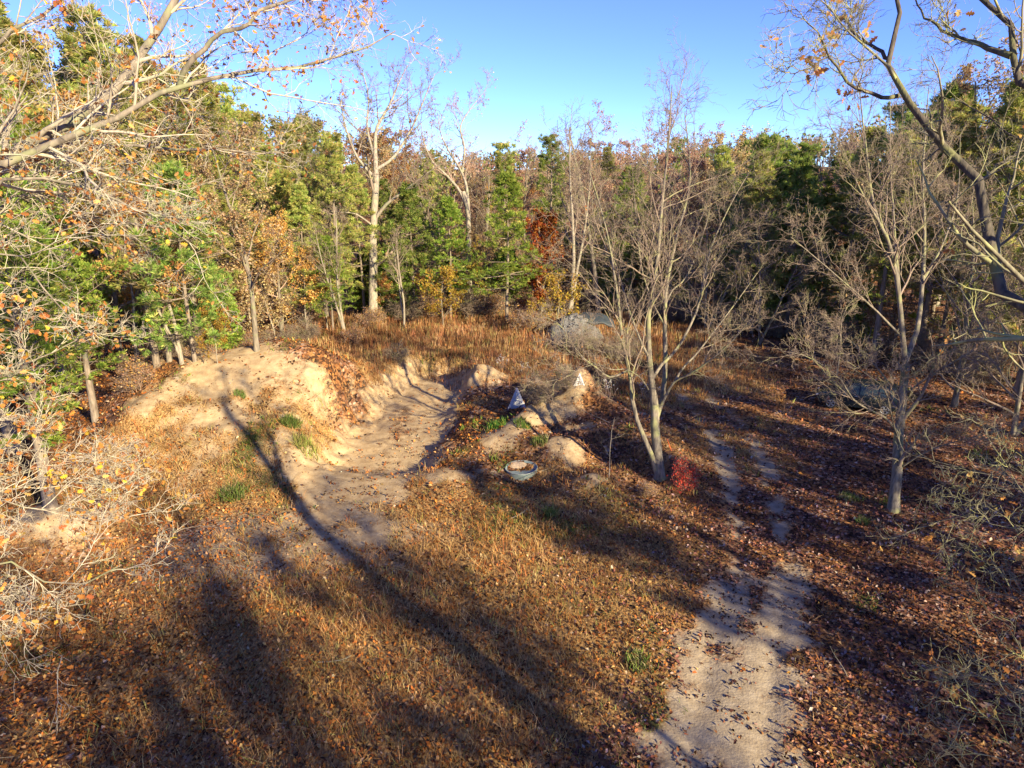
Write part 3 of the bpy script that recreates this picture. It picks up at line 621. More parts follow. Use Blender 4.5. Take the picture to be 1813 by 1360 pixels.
def trywood(n, dmin, dmax, sp):
    for _ in range(n):
        y = 28+rw.rand()*(75+dmax); x = (rw.rand()*2-1)*(.78*y+8); e = yedge(x)
        if not (e+dmin < y < e+dmax): continue
        if not far_enough(x, y, sp): continue
        z = gz(x, y); u, v, w = proj(x, y, z+8)
        if u < -160 or u > 1813+160: continue
        if 1000 < u < 1110 and y < 92 and y > 60 and dmin > 5 and rw.rand() < .8: continue     # the thin spot through which the slope shows
        pts.append((x, y, 1))
        r = rw.rand()
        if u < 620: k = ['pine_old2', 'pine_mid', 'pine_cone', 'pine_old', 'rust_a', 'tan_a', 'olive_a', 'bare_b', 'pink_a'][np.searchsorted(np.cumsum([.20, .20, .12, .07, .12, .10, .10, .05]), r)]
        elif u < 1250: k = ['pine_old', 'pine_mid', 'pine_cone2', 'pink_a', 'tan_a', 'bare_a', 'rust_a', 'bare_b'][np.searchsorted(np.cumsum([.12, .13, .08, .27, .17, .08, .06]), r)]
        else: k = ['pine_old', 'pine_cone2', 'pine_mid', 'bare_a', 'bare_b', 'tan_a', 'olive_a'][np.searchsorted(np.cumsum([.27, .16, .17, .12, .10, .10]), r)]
        sk = np.interp(u, SKU, SKV); vt = sk+(abs(rw.randn())*45 if dmin > 3 else (10+rw.rand()*130 if u > 1250 else 20+rw.rand()*170))
        _, _, w = proj(x, y, z); a, b = z+3, z+28
        for _ in range(25):
            m = (a+b)/2
            if proj(x, y, m)[1] > vt: a = m
            else: b = m
        H = float(np.clip(a-z, 5, 27 if 'pine' in k else 23)); pend.append((k, x, y, H, u, w))
trywood(3000, 0, 10, 2.9); trywood(4000, 10, 42, 4.3)
ORD = ["first", "second", "third", "fourth", "fifth", "sixth", "seventh", "eighth", "ninth", "tenth", "eleventh", "twelfth", "thirteenth", "fourteenth", "fifteenth",
       "sixteenth", "seventeenth", "eighteenth", "nineteenth", "twentieth"]
ORD += ["twenty-"+q for q in ORD[:9]] + ["thirtieth"] + ["thirty-"+q for q in ORD[:9]] + ["fortieth"] + ["forty-"+q for q in ORD[:9]]
LOOK = {'pine_old2': ("pine_tree", "pine", "tall yellowish pine"), 'pine_mid': ("pine_tree", "pine", "olive green pointed pine"), 'pine_cone': ("pine_tree", "pine", "bright green pine"),
        'pine_cone2': ("pine_tree", "pine", "deep green pine"), 'pine_old': ("pine_tree", "pine", "dark tall pine"), 'rust_a': ("oak_tree", "oak", "rusty leaved oak"),
        'tan_a': ("oak_tree", "oak", "tan leaved oak"), 'olive_a': ("broadleaf_tree", "tree", "olive leaved tree"), 'bare_b': ("bare_tree", "tree", "pale forked bare tree"),
        'bare_a': ("bare_tree", "tree", "grey bare tree"), 'pink_a': ("oak_tree", "oak", "pinkish brown leaved oak"), 'bare_c': ("bare_tree", "tree", "spreading bare tree")}
def zone(u, x, y):
    d = y-yedge(x)
    if d > 12: return "deep"
    return "left" if u < 620 else ("middle" if u < 1250 else "right")
WHERE = {"left": "in the left wood edge", "middle": "in the middle wood edge", "right": "in the right wood edge"}
cnt = {}
for k, x, y, H, u, w in sorted(pend, key=lambda q: q[4]):
    z = zone(u, x, y); nm, cat, lk = LOOK[k]
    if z == "deep":
        side = "left" if u < 620 else ("middle" if u < 1250 else "right"); i = cnt.get((k, side, 1), 0); cnt[(k, side, 1)] = i+1
        wh = {"left": "deep in the left wood", "middle": "on the slope far behind the clearing", "right": "deep in the right wood"}[side]
        place(T[k], nm, x, y, H, f"{lk} {wh}, {ORD[i]} such from left", cat, f"{lk}s {wh}")
    else:
        i = cnt.get((k, z), 0); cnt[(k, z)] = i+1
        place(T[k], nm, x, y, H, f"{lk} {WHERE[z]}, {ORD[i]} such from the left", cat, f"{lk}s {WHERE[z]}")
# --- saplings and young pines in front of the wood
small = []
for _ in range(1500):
    x = (rw.rand()*2-1)*45; y = yedge(x)+rw.rand()*9-1.0
    if not far_enough(x, y, 1.65): continue
    u, v, w = proj(x, y, gz(x, y)+2)
    if not (-40 < u < 1853): continue
    if 1020 < u < 1250 and rw.rand() < .5: continue
    pts.append((x, y, 1)); small.append((u, x, y))
cnt = {}
SM = {'sap_rust': "rusty leaved sapling", 'sap_tan': "tan leaved bushy sapling", 'sap_bare': "thin bare sapling", 'pine_young': "young green pine", 'sap_yel': "yellow leaved sapling"}
for u, x, y in sorted(small):
    k = ['sap_rust', 'sap_tan', 'sap_bare', 'pine_young', 'sap_yel'][np.searchsorted(np.cumsum([.3, .22, .2, .22]), rw.rand())]
    if u > 1250 and k in ('sap_rust', 'sap_yel'): k = 'sap_bare'
    z = "left" if u < 620 else ("middle" if u < 1250 else "right"); i = cnt.get((k, z), 0); cnt[(k, z)] = i+1
    lb = f"{SM[k]} {WHERE[z]}, " + f"{ORD[i]} such from the left"
    place(T[k], 'young_pine' if k == 'pine_young' else 'sapling', x, y, T[k][1]*(.6+.8*rw.rand()), lb, 'pine' if k == 'pine_young' else 'sapling', f"{SM[k]}s {WHERE[z]}", wide=1.15)

# ------------------------------------------------------------------ near trees, limb by limb
def poly(pts_, n=14, rng=None, wob=.0):
    P = np.array([at(*p) if len(p) == 3 else p[:3] for p in pts_], float)
    s = np.concatenate([[0], np.cumsum(np.linalg.norm(np.diff(P, axis=0), axis=1))]); t = np.linspace(0, s[-1], n)
    # Catmull-Rom through the points
    Q = np.zeros((n, 3)); m = len(P)
    for i, tt in enumerate(t):
        k = min(max(np.searchsorted(s, tt)-1, 0), m-2); f = (tt-s[k])/(s[k+1]-s[k]+1e-9)
        a, b, c, d = P[max(k-1, 0)], P[k], P[k+1], P[min(k+2, m-1)]
        Q[i] = .5*((2*b)+(-a+c)*f+(2*a-5*b+4*c-d)*f*f+(-a+3*b-3*c+d)*f**3)
    if rng is not None and wob: Q[1:-1] += wob*rng.randn(n-2, 3)
    return Q
def hero(name, label, cat, base, limbs, seed, bark, twig, counts, leaf=None, tw=.006, lens=(.45, .5, .5, .5), ang=42, wob=.03, up=.05, t0=.25, kinks=1.0, lobed=True, minlen=.5, group=None):
    """limbs: list of (points, r0, r1, name, how_branchy)"""
    rng = np.random.RandomState(seed); o = thing(name, label, cat, tuple(base), group=group); b = np.array(base)
    Ps, Rs, W = [], [], []
    for pts_, r0, r1, nm, brn in limbs:
        P = poly(pts_, 16, rng, wob*(r0+.05)); t = np.linspace(0, 1, 16); R = r0+(r1-r0)*t**.85
        if nm == 'trunk': R[0] *= 1.35; R[1] *= 1.12
        V, F4 = tubes([((P-b)[None], R[None])], 9)
        link(nm, mesh_np(nm, V, None, F4, None, bark, True), o)
        Ps.append(P); Rs.append(R); W.append(brn)
    L1P, L1R = [], []
    for P, R, brn in zip(Ps, Rs, W):
        L = np.linalg.norm(np.diff(P, axis=0), axis=1).sum(); k = int(brn)
        if k <= 0: continue
        a, c = grow(rng, P[None], R[None], k, t0, .99, ang, 12, lens[0], 9, .13*kinks, up, .55, .2, .55, lmin=minlen, rmin=tw*1.8); L1P.append(a); L1R.append(c)
    P1, R1 = np.concatenate(L1P), np.concatenate(L1R)
    P2, R2 = grow(rng, P1, R1, counts[0], .12, 1, 42, 14, lens[1], 6, .17*kinks, up*.8, .6, .35, .45, lmin=.35, rmin=tw*1.4)
    P3, R3 = grow(rng, P2, R2, counts[1], .12, 1, 42, 15, lens[2], 5, .2*kinks, up*.6, .65, .4, .4, lmin=.22, rmin=tw*1.1)
    P4, R4 = grow(rng, P3, R3, counts[2], .15, 1, 42, 15, lens[3], 3, .26*kinks, up*.5, .7, .5, .3, lmin=.14, rmin=tw*.8)
    V, F4 = tubes([(P1-b, R1)], 5); V2, F2 = tubes([(P2-b, R2)], 4)
    link("branches", mesh_np("branches", np.concatenate([V, V2]), None, np.concatenate([F4, F2+len(V)]), None, twig, True), o)
    V, F4 = tubes([(P3-b, R3), (P4-b, R4)], 3)
    link("twigs", mesh_np("twigs", V, None, F4, None, twig, True), o, kind='stuff')
    if leaf:
        n, pal, sz, clump = leaf
        E = P4[:, 1:].reshape(-1, 3)-b; nc = max(1, n//clump); c0 = E[rng.choice(len(E), nc)]
        C = np.repeat(c0, clump, 0)+rng.randn(nc*clump, 3)*sz*.7; C[:, 2] -= sz*.5
        V, Fq, cc = cards(rng, C, sz*(.7+.6*rng.rand(len(C))), pick(rng, pal, len(C)), LEAFO if lobed else LEAF4)
        link("leaves", mesh_np("leaves", V, Fq, None, cc, M_LEAF), o, kind='stuff')
    return o

# central many-stemmed tree
cx, cy, cz = foot(1168, 848); W0 = proj(cx, cy, cz)[2]
def c_(u, v, d=0.0): return (u, v, W0+d)
trunkC = [c_(1168, 856), c_(1166, 815), c_(1161, 770), c_(1160, 735), c_(1157, 700, -.1)]
LC_ = [
 (trunkC, .26, .18, 'trunk', 1),
 ([c_(1157, 700, -.1), c_(1152, 665, -.2), c_(1148, 600, -.5), c_(1148, 558, -.6), c_(1156, 512, -.8), c_(1166, 440, -1), c_(1172, 360, -1.2), c_(1182, 270, -1.5), c_(1190, 150, -1.8)], 0.152, .02, 'limb', 16),
 ([c_(1160, 745, .1), c_(1172, 712, .3), c_(1178, 657, .5), c_(1178, 616, .8), c_(1177, 570, 1.0), c_(1180, 510, 1.3), c_(1198, 420, 1.8), c_(1222, 320, 2.2), c_(1212, 200, 2.5)], 0.136, .02, 'limb', 14),
 ([c_(1163, 838), c_(1152, 802, -.2), c_(1136, 764, -.4), c_(1122, 725, -.6), c_(1116, 670, -.8), c_(1104, 612, -1.1), c_(1098, 570, -1.3), c_(1090, 500, -1.7), c_(1072, 400, -2.3), c_(1042, 300, -2.9)], 0.128, .018, 'limb', 14),
 ([c_(1154, 672, -.2), c_(1172, 645, 0), c_(1198, 619, .3), c_(1219, 583, .5), c_(1237, 541, .8), c_(1245, 500, 1.0), c_(1262, 430, 1.4), c_(1300, 350, 1.9), c_(1330, 300, 2.2)], 0.08, .015, 'limb', 12),
 ([c_(1170, 718, .2), c_(1188, 684, -.1), c_(1200, 672, -.3), c_(1222, 662, -.8), c_(1250, 643, -1.4), c_(1290, 610, -2.2), c_(1335, 560, -3)], 0.072, .014, 'limb', 11),
 ([c_(1195, 675, -.2), c_(1210, 650, .2), c_(1232, 628, .6), c_(1254, 600, 1.1), c_(1300, 540, 1.8), c_(1350, 470, 2.6)], 0.056, .014, 'limb', 10),
 ([c_(1114, 655, -.8), c_(1080, 668, -1.3), c_(1055, 650, -1.9), c_(1033, 634, -2.3), c_(1008, 601, -2.8), c_(990, 574, -3.2), c_(960, 560, -3.6)], 0.056, .012, 'limb', 11),
 ([c_(1148, 690, -.2), c_(1134, 669, -1.0), c_(1109, 654, -1.6), c_(1084, 655, -2.2), c_(1056, 645, -2.7), c_(1030, 652, -3.2), c_(1002, 668, -3.8), c_(968, 676, -4.4)], 0.036, .008, 'limb', 14),
 ([c_(1147, 630, -.5), c_(1134, 603, -.3), c_(1120, 566, 0), c_(1108, 528, .4), c_(1090, 470, .9), c_(1065, 400, 1.5), c_(1052, 340, 2)], 0.06, .013, 'limb', 10),
 ([c_(1177, 576, 1.0), c_(1160, 545, .8), c_(1150, 520, .6), c_(1135, 470, .2), c_(1128, 400, 0), c_(1120, 320, -.3)], 0.048, .012, 'limb', 8),
 ([c_(1178, 540, 1.2), c_(1190, 515, 1.5), c_(1215, 490, 2), c_(1240, 430, 2.6), c_(1260, 360, 3.2)], 0.048, .012, 'limb', 8),
]
hero('bare_tree', "many-stemmed bare tree with lichen on its bark in the middle of the clearing", 'tree', (cx, cy, cz), LC_, 301, M_BARK_LICHEN, M_TWIG, (7, 5, 3), (70, RUST, .12, 4), .0062, (.37, .5, .5, .5))

# right bare tree with upright stems
cx, cy, cz = foot(1580, 905); W0 = proj(cx, cy, cz)[2]
LR = [
 ([c_(1580, 912), c_(1586, 860), c_(1590, 800), c_(1594, 740), c_(1599, 690), c_(1603, 648)], .23, .16, 'trunk', 4),
 ([c_(1603, 648), c_(1598, 600, -.3), c_(1592, 530, -.6), c_(1578, 440, -1), c_(1558, 400, -1.2), c_(1544, 350, -1.3), c_(1532, 250, -1.6), c_(1521, 150, -1.8)], 0.128, .015, 'limb', 16),
 ([c_(1603, 640), c_(1618, 600, .4), c_(1628, 560, .7), c_(1637, 430, 1.2), c_(1634, 330, 1.6), c_(1637, 252, 1.8), c_(1645, 150, 2)], 0.12, .015, 'limb', 16),
 ([c_(1594, 540, -.6), c_(1586, 440, -.3), c_(1582, 380, 0), c_(1577, 298, .2), c_(1576, 180, .4)], 0.072, .012, 'limb', 11),
 ([c_(1560, 400, -1.2), c_(1520, 330, -1.8), c_(1490, 260, -2.2), c_(1465, 215, -2.4)], 0.056, .012, 'limb', 10),
 ([c_(1632, 500, 1), c_(1670, 430, 1.8), c_(1695, 350, 2.6), c_(1700, 240, 3)], 0.064, .012, 'limb', 11),
 ([c_(1593, 772), c_(1570, 742, -.8), c_(1544, 728, -1.4), c_(1511, 708, -2), c_(1484, 668, -2.6), c_(1431, 632, -3.4), c_(1385, 622, -4)], 0.056, .012, 'limb', 14),
 ([c_(1482, 664, -2.6), c_(1488, 615, -2.5), c_(1491, 565, -2.6), c_(1508, 530, -2.6)], 0.032, .01, 'limb', 6),
 ([c_(1592, 790), c_(1578, 735, -1.8), c_(1569, 695, -2.4), c_(1545, 670, -3), c_(1500, 640, -3.8)], 0.048, .012, 'limb', 11),
 ([c_(1600, 700), c_(1640, 670, -.8), c_(1690, 640, -1.6), c_(1760, 600, -2.4)], 0.056, .012, 'limb', 12),
 ([c_(1597, 720), c_(1560, 660, .8), c_(1500, 600, 1.8), c_(1420, 560, 2.8)], 0.052, .012, 'limb', 12),
 ([c_(1600, 600, -.2), c_(1540, 540, -1), c_(1460, 470, -2), c_(1400, 420, -2.6)], 0.056, .012, 'limb', 12),
 ([c_(1592, 830), c_(1640, 800, -1), c_(1700, 780, -2), c_(1780, 760, -3)], 0.04, .012, 'limb', 11),
]
hero('bare_tree', "bare tree with upright stems standing in the shade right of the dirt track", 'tree', (cx, cy, cz), LR, 302, M_BARK_LICHEN, M_TWIG, (7, 6, 2), (160, TAN, .12, 4), .0062, (.35, .5, .5, .5))

# tall pale bare tree at the wood edge
cx, cy, cz = foot(660, 572); W0 = proj(cx, cy, cz)[2]
LW = [
 ([c_(660, 578), c_(661, 500), c_(660, 420), c_(662, 390), c_(666, 310)], .46, .30, 'trunk', 2),
 ([c_(666, 310), c_(664, 260, .5), c_(668, 225, .8), c_(690, 185, 1.4), c_(705, 150, 2), c_(722, 115, 2.6)], .26, .03, 'limb', 12),
 ([c_(666, 385), c_(684, 362, -.6), c_(720, 335, -1.4), c_(752, 310, -2.2), c_(780, 290, -3)], .18, .03, 'limb', 10),
 ([c_(664, 315), c_(645, 295, -.5), c_(628, 270, -1), c_(612, 225, -1.6), c_(600, 170, -2)], .16, .03, 'limb', 11),
 ([c_(666, 300), c_(695, 280, .8), c_(725, 235, 1.6), c_(745, 190, 2.2), c_(770, 130, 2.6)], .17, .03, 'limb', 12),
 ([c_(662, 275, .4), c_(650, 225, .9), c_(652, 170, 1.4), c_(640, 120, 1.6)], .14, .03, 'limb', 10),
 ([c_(660, 400), c_(640, 385, -1), c_(622, 377, -1.8), c_(580, 375, -3)], .10, .03, 'limb', 6),
]
hero('bare_tree', "tall pale barked bare tree standing alone at the wood edge", 'tree', (cx, cy, cz), LW, 303, M_BARK_PALE, M_TWIG, (6, 5, 3), (500, PINK, .16, 3), .013, (.38, .5, .5, .5), lobed=False)
cx, cy, cz = foot(826, 560); W0 = proj(cx, cy, cz)[2]+3
LW2 = [
 ([c_(832, 556), c_(830, 470), c_(829, 380), c_(820, 340)], .32, .24, 'trunk', 1),
 ([c_(828, 372), c_(815, 340), c_(790, 310, -.5), c_(765, 285, -1), c_(750, 250, -1.5), c_(745, 215, -2)], .19, .03, 'limb', 11),
 ([c_(829, 368), c_(826, 330, .3), c_(815, 300, .6), c_(796, 270, 1), c_(780, 235, 1.5), c_(775, 200, 1.8)], .18, .03, 'limb', 11),
 ([c_(819, 305, .6), c_(822, 260, 1), c_(815, 225, 1.4), c_(835, 190, 2), c_(860, 160, 2.4)], .13, .03, 'limb', 11),
]
hero('bare_tree', "leaning forked pale bare tree right of the tall pale one", 'tree', (at(832, 556, W0)[0], at(832, 556, W0)[1], cz), LW2, 304, M_BARK_PALE, M_TWIG_RED, (6, 5, 3), (420, PINK, .17, 3), .013, (.40, .5, .5, .5), lobed=False)

# the near oak on the left, trunk outside the picture, limbs reaching in
gx0, gy0 = -12.6, 9.2; g0 = gz(gx0, gy0)
def wp(x, y, z): return (x, y, z, 0)
LG = [
 ([wp(gx0, gy0, g0-.2), wp(gx0+.1, gy0, 3.5), wp(gx0-.1, gy0+.3, 8), wp(gx0+.2, gy0+.6, 12.0)], .42, .32, 'trunk', 0),
 ([wp(gx0+.1, gy0+.4, 10), (-60, 330, 13.2), (60, 262, 13.6), (179, 185, 14), (232, 126, 14.2), (265, 79, 14.4), (298, 33, 14.6), (324, -5, 14.7), (360, -120, 15)], 0.158, .06, 'limb', 14),
 ([wp(gx0+.2, gy0+.6, 11.2), (20, 290, 12.4), (130, 238, 12.6), (189, 215, 12.8), (232, 195, 12.9), (275, 166, 13), (318, 152, 13.2), (364, 142, 13.4), (430, 129, 13.7), (480, 122, 14), (560, 116, 14.6), (640, 90, 15.2), (700, 55, 15.8)], 0.111, .014, 'limb', 21),
 ([(318, 150, 13.2), (345, 108, 13.0), (364, 89, 13), (381, 63, 12.9), (437, 46, 12.8), (457, 20, 12.8), (546, -6, 12.9), (640, -30, 13)], 0.053, .02, 'limb', 15),
 ([wp(gx0+.1, gy0+.5, 9.5), (0, 300, 14.5), (113, 278, 15), (159, 265, 15.2), (232, 258, 15.5), (330, 265, 16), (447, 275, 16.6), (520, 270, 17.2)], 0.098, .014, 'limb', 19),
 ([wp(gx0+.1, gy0+.4, 9), (10, 312, 12.3), (76, 321, 12.4), (132, 334, 12.6), (185, 338, 12.7), (230, 375, 12.9), (330, 390, 13.2)], 0.066, .014, 'limb', 16),
 ([wp(gx0+.1, gy0+.3, 8.2), (30, 345, 13.6), (113, 364, 14), (159, 384, 14.1), (199, 394, 14.3), (281, 396, 14.6), (350, 440, 15)], 0.053, .012, 'limb', 15),
 ([wp(gx0, gy0+.2, 8), (-20, 440, 11.3), (40, 475, 11.4), (80, 512, 11.6), (118, 555, 11.8), (160, 610, 12)], 0.033, .010, 'limb', 9),
 ([wp(gx0, gy0+.1, 6), (-60, 700, 11), (0, 660, 11.4), (60, 640, 11.8), (140, 600, 12.3)], 0.039, .010, 'limb', 14),
 ([wp(gx0, gy0+.1, 5), (-50, 880, 11.3), (20, 870, 11.8), (90, 850, 12.3), (170, 860, 12.8), (240, 850, 13.2)], 0.046, .010, 'limb', 18),
 ([wp(gx0, gy0+.1, 4.8), (-40, 820, 11.8), (40, 800, 12.4), (110, 800, 13), (190, 810, 13.6)], 0.039, .010, 'limb', 16),
 ([wp(gx0, gy0, 4.5), (-40, 920, 11.0), (40, 900, 11.4), (110, 905, 11.8), (180, 925, 12.2), (230, 915, 12.4)], 0.033, .010, 'limb', 15),
 ([wp(gx0, gy0, 4), (-40, 1000, 10.2), (30, 1020, 10.4), (70, 1028, 10.5), (120, 1038, 10.6), (160, 1030, 10.8), (215, 1000, 11)], 0.033, .010, 'limb', 14),
 ([wp(gx0, gy0, 3.6), (-60, 1060, 10), (0, 1060, 10.2), (40, 1090, 10.3), (90, 1085, 10.5)], 0.023, .008, 'limb', 10),
 ([wp(gx0+.1, gy0+.5, 12), (-60, 120, 11.5), (20, 60, 11.6), (90, 20, 11.8), (160, -40, 12)], 0.066, .02, 'limb', 12),
]
OAKL = [(.52, .22, .06, 3), (.58, .33, .11, 2), (.34, .13, .05, 2), (.70, .48, .06, .8)]
hero('oak_tree', "near oak reaching in from the left with lit limbs and orange leaves", 'oak', (gx0, gy0, g0), LG, 305, M_BARK_GREY, M_TWIG_SUNLIT, (6, 5, 2), (5200, OAKL, .10, 3), .0052, (.26, .5, .5, .5), wob=.24, kinks=1.25, minlen=.8, t0=.3)

# the near oak on the right, trunk outside the picture
fx0, fy0 = 9.3, 4.7; f0 = gz(fx0, fy0)
LFo = [
 ([wp(fx0, fy0, f0-.2), wp(fx0-.1, fy0, 4), wp(fx0+.1, fy0+.1, 9), wp(fx0+.6, fy0+.5, 14), wp(fx0+1.0, fy0+.6, 18)], .40, .16, 'trunk', 0),
 ([wp(fx0, fy0+.1, 9.2), (1860, 560, 9.3), (1800, 540, 9.6), (1782, 528, 9.7), (1774, 483, 9.8), (1758, 440, 9.9), (1749, 397, 10), (1733, 338, 10), (1720, 305, 10), (1696, 271, 10.1), (1670, 258, 10.1), (1627, 225, 10.2), (1607, 195, 10.2), (1590, 169, 10.3), (1580, 132, 10.3), (1577, 99, 10.4), (1579, 0, 10.5), (1575, -60, 10.5)], .16, .025, 'limb', 9),
 ([(1590, 170, 10.3), (1560, 172, 10.1), (1518, 156, 10), (1494, 132, 10), (1471, 99, 9.9), (1451, 66, 9.8), (1421, 30, 9.8)], .035, .008, 'limb', 9),
 ([(1574, 104, 10.4), (1544, 83, 10.6), (1521, 66, 10.8), (1504, 43, 10.9), (1471, 20, 11), (1455, -10, 11)], .032, .008, 'limb', 9),
 ([(1471, 99, 9.9), (1448, 108, 9.8), (1431, 119, 9.7), (1398, 129, 9.6), (1375, 120, 9.5)], .014, .005, 'limb', 6),
 ([wp(fx0+.3, fy0+.3, 12), (1860, 170, 9.8), (1813, 135, 10), (1792, 99, 10), (1789, 50, 10.1), (1759, 30, 10.1), (1739, -5, 10.2), (1700, -60, 10.2)], .12, .03, 'limb', 9),
 ([(1790, 99, 10), (1750, 84, 10.3), (1716, 70, 10.5), (1673, 53, 10.7), (1640, 30, 10.9), (1620, -5, 11)], .05, .010, 'limb', 9),
 ([wp(fx0+.2, fy0+.2, 11), (1850, 270, 10.5), (1790, 235, 10.8), (1745, 205, 11), (1700, 180, 11.2)], .05, .010, 'limb', 9),
 ([(1733, 330, 10), (1760, 300, 10.4), (1800, 270, 10.8), (1840, 250, 11)], .03, .010, 'limb', 6),
 ([wp(fx0, fy0+.1, 5.2), (1880, 900, 9.5), (1800, 890, 10), (1740, 905, 10.4), (1680, 920, 10.8), (1630, 930, 11)], .04, .008, 'limb', 20),
 ([wp(fx0, fy0+.1, 5.6), (1860, 830, 9.6), (1790, 850, 10.2), (1730, 830, 10.8), (1680, 845, 11.4)], .04, .008, 'limb', 18),
 ([wp(fx0, fy0, 3.8), (1880, 1100, 9), (1810, 1080, 9.3), (1790, 1040, 9.6), (1775, 1010, 9.8)], .03, .007, 'limb', 14),
 ([wp(fx0, fy0, 3.2), (1900, 1250, 8.6), (1820, 1230, 8.9), (1760, 1200, 9.3), (1700, 1190, 9.8), (1650, 1210, 10.1)], .035, .007, 'limb', 18),
 ([wp(fx0, fy0, 3.2), (1880, 1330, 8.3), (1810, 1280, 8.7), (1740, 1270, 9), (1690, 1260, 9.4)], .03, .007, 'limb', 16),
]
hero('oak_tree', "near oak overhanging from the right with a dark kinked limb and few brown leaves", 'oak', (fx0, fy0, f0), LFo, 306, M_BARK_DARK, M_TWIG_LICHEN, (5, 4, 2), (520, RUST, .10, 5), .0042, (.24, .45, .5, .5), wob=.22, kinks=1.2, minlen=.5, t0=.2)

# pine with a pale trunk at the left, behind the near oak's twigs
x, y, z = foot(92, 905)
T['pine_left'] = pine(210, 13, .27, .3, 4.2, 'old', PINE_BRIGHT, .6, .22, .022, K=9, dens=1.2)
o = place(T['pine_left'], 'pine_tree', x, y, 10.5, "pine with thick pale trunk and bright boughs at the left edge", 'pine', rot=.6)
for k, (u, vb, vt, lb) in enumerate(((-70, 860, 300, "leftmost near pine with lit boughs cut by the picture edge"), (25, 800, 250, "second near pine behind the thick pale trunk"),
                                     (170, 745, 440, "low near pine beside the left foot of the sand heap"), (115, 690, 230, "near pine between the near oak's limbs and the sand heap"))):
    x, y, H = from_px(u, vb, vt); place(T['pine_left'], 'pine_tree', x, y, H, lb, 'pine', rot=2.1*k+1)

# ------------------------------------------------------------------ trees outside the picture that shade the clearing
CAST = [('bare_a', 16.5, -9, 19), ('bare_a', 13, -10, 18), ('bare_b', 11, -13, 19), ('bare_a', 6, -9, 15), ('bare_b', 9, -9, 17), ('bare_b', 2, -8, 14), ('rust_a', 20, -18, 19), ('bare_b', 20, -4, 15),
        ('pine_old', 31, -8, 20), ('bare_a', 29, -3, 18), ('pine_mid', 36, -4, 20), ('bare_b', 24, 5, 15), ('tan_a', 38, 1, 20), ('bare_a', 30, 8, 18), ('pine_old', 37, 8, 20), ('bare_b', 27, 12, 16),
        ('pine_old', 41, 12, 20), ('tan_a', 35, 15, 18), ('bare_a', 31, 18, 16), ('tan_a', 33, 12, 17), ('pine_old', 46, 17, 20), ('bare_b', 38, 23, 18), ('pine_mid', 46, 27, 20), ('tan_a', 26, -14, 20)]
for k, (t, x, y, H) in enumerate(CAST):
    nm, cat, lk = LOOK[t]
    place(T[t], nm, x, y, H, f"{lk} outside the picture on its sunny side, {ORD[k]} of the shading row", cat, f"{lk}s outside the picture on the sunny side")

# ------------------------------------------------------------------ small red bush, brush
rb = decid(401, 1.6, .012, .05, 8, .38, 1500, [(.62, .07, .06, 3), (.42, .04, .04, 3), (.65, .22, .10, 1.5)], M_BARK_GREY, M_TWIG_RED, 38, (4, 3, 2), .003, .09, forks=3)
x, y, z = foot(1212, 872); place(rb, 'red_bush', x, y, 1.5, "small bright red leaved bush beside the many-stemmed tree", 'bush', wide=.72)
x, y, z = foot(1150, 880); place(T['brush_rust'], 'shrub', x, y, .6, "low yellowish brown shrub at the foot of the many-stemmed tree", 'shrub', wide=2.0)

# ------------------------------------------------------------------ brush along the wood edge
cnt = {}; bs = []
for _ in range(900):
    x = (rw.rand()*2-1)*40; y = yedge(x)+rw.rand()*7-4.0
    if not far_enough(x, y, 1.5): continue
    u, v, w = proj(x, y, gz(x, y)+1)
    if not (-30 < u < 1843) or len(bs) > 180: continue
    pts.append((x, y, 1)); bs.append((u, x, y))
for u, x, y in sorted(bs):
    k = 'brush_rust' if (rw.rand() < .6 and u < 1150) else 'brush_bare'
    z = "left" if u < 620 else ("middle" if u < 1250 else "right"); i = cnt.get((k, z), 0); cnt[(k, z)] = i+1
    lk = "russet leaved shrub" if k == 'brush_rust' else "bare twiggy shrub"
    place(T[k], 'shrub', x, y, 1.2+1.6*rw.rand(), f"{lk} {WHERE[z]}, {ORD[i]} such from the left", 'shrub', f"{lk}s {WHERE[z]}", wide=1.3)
for u, v, H, k, lb in ((955, 712, 1.6, 'brush_bare', "bare lilac-grey shrub between the two white triangular boards"), (1000, 690, 1.3, 'brush_bare', "bare shrub behind the ridge of the right heap"),
                    (1035, 628, 2.0, 'brush_bare', "bare shrub in front of the grey gravel pile"), (250, 690, 1.8, 'brush_rust', "russet shrub left of the sand heap top"),
                    (930, 590, 2.2, 'brush_rust', "russet shrub at the foot of the twin trunks"), (620, 612, 1.6, 'brush_rust', "low russet shrub at the meadow's left corner"),
                    (1105, 640, 2.2, 'brush_bare', "tangled grey shrub right of the gravel pile"), (705, 640, 1.2, 'brush_bare', "low bare shrub on the rim above the bowl")):
    x, y, z = foot(u, v); place(T[k], 'shrub', x, y, H, lb, 'shrub', wide=1.5)

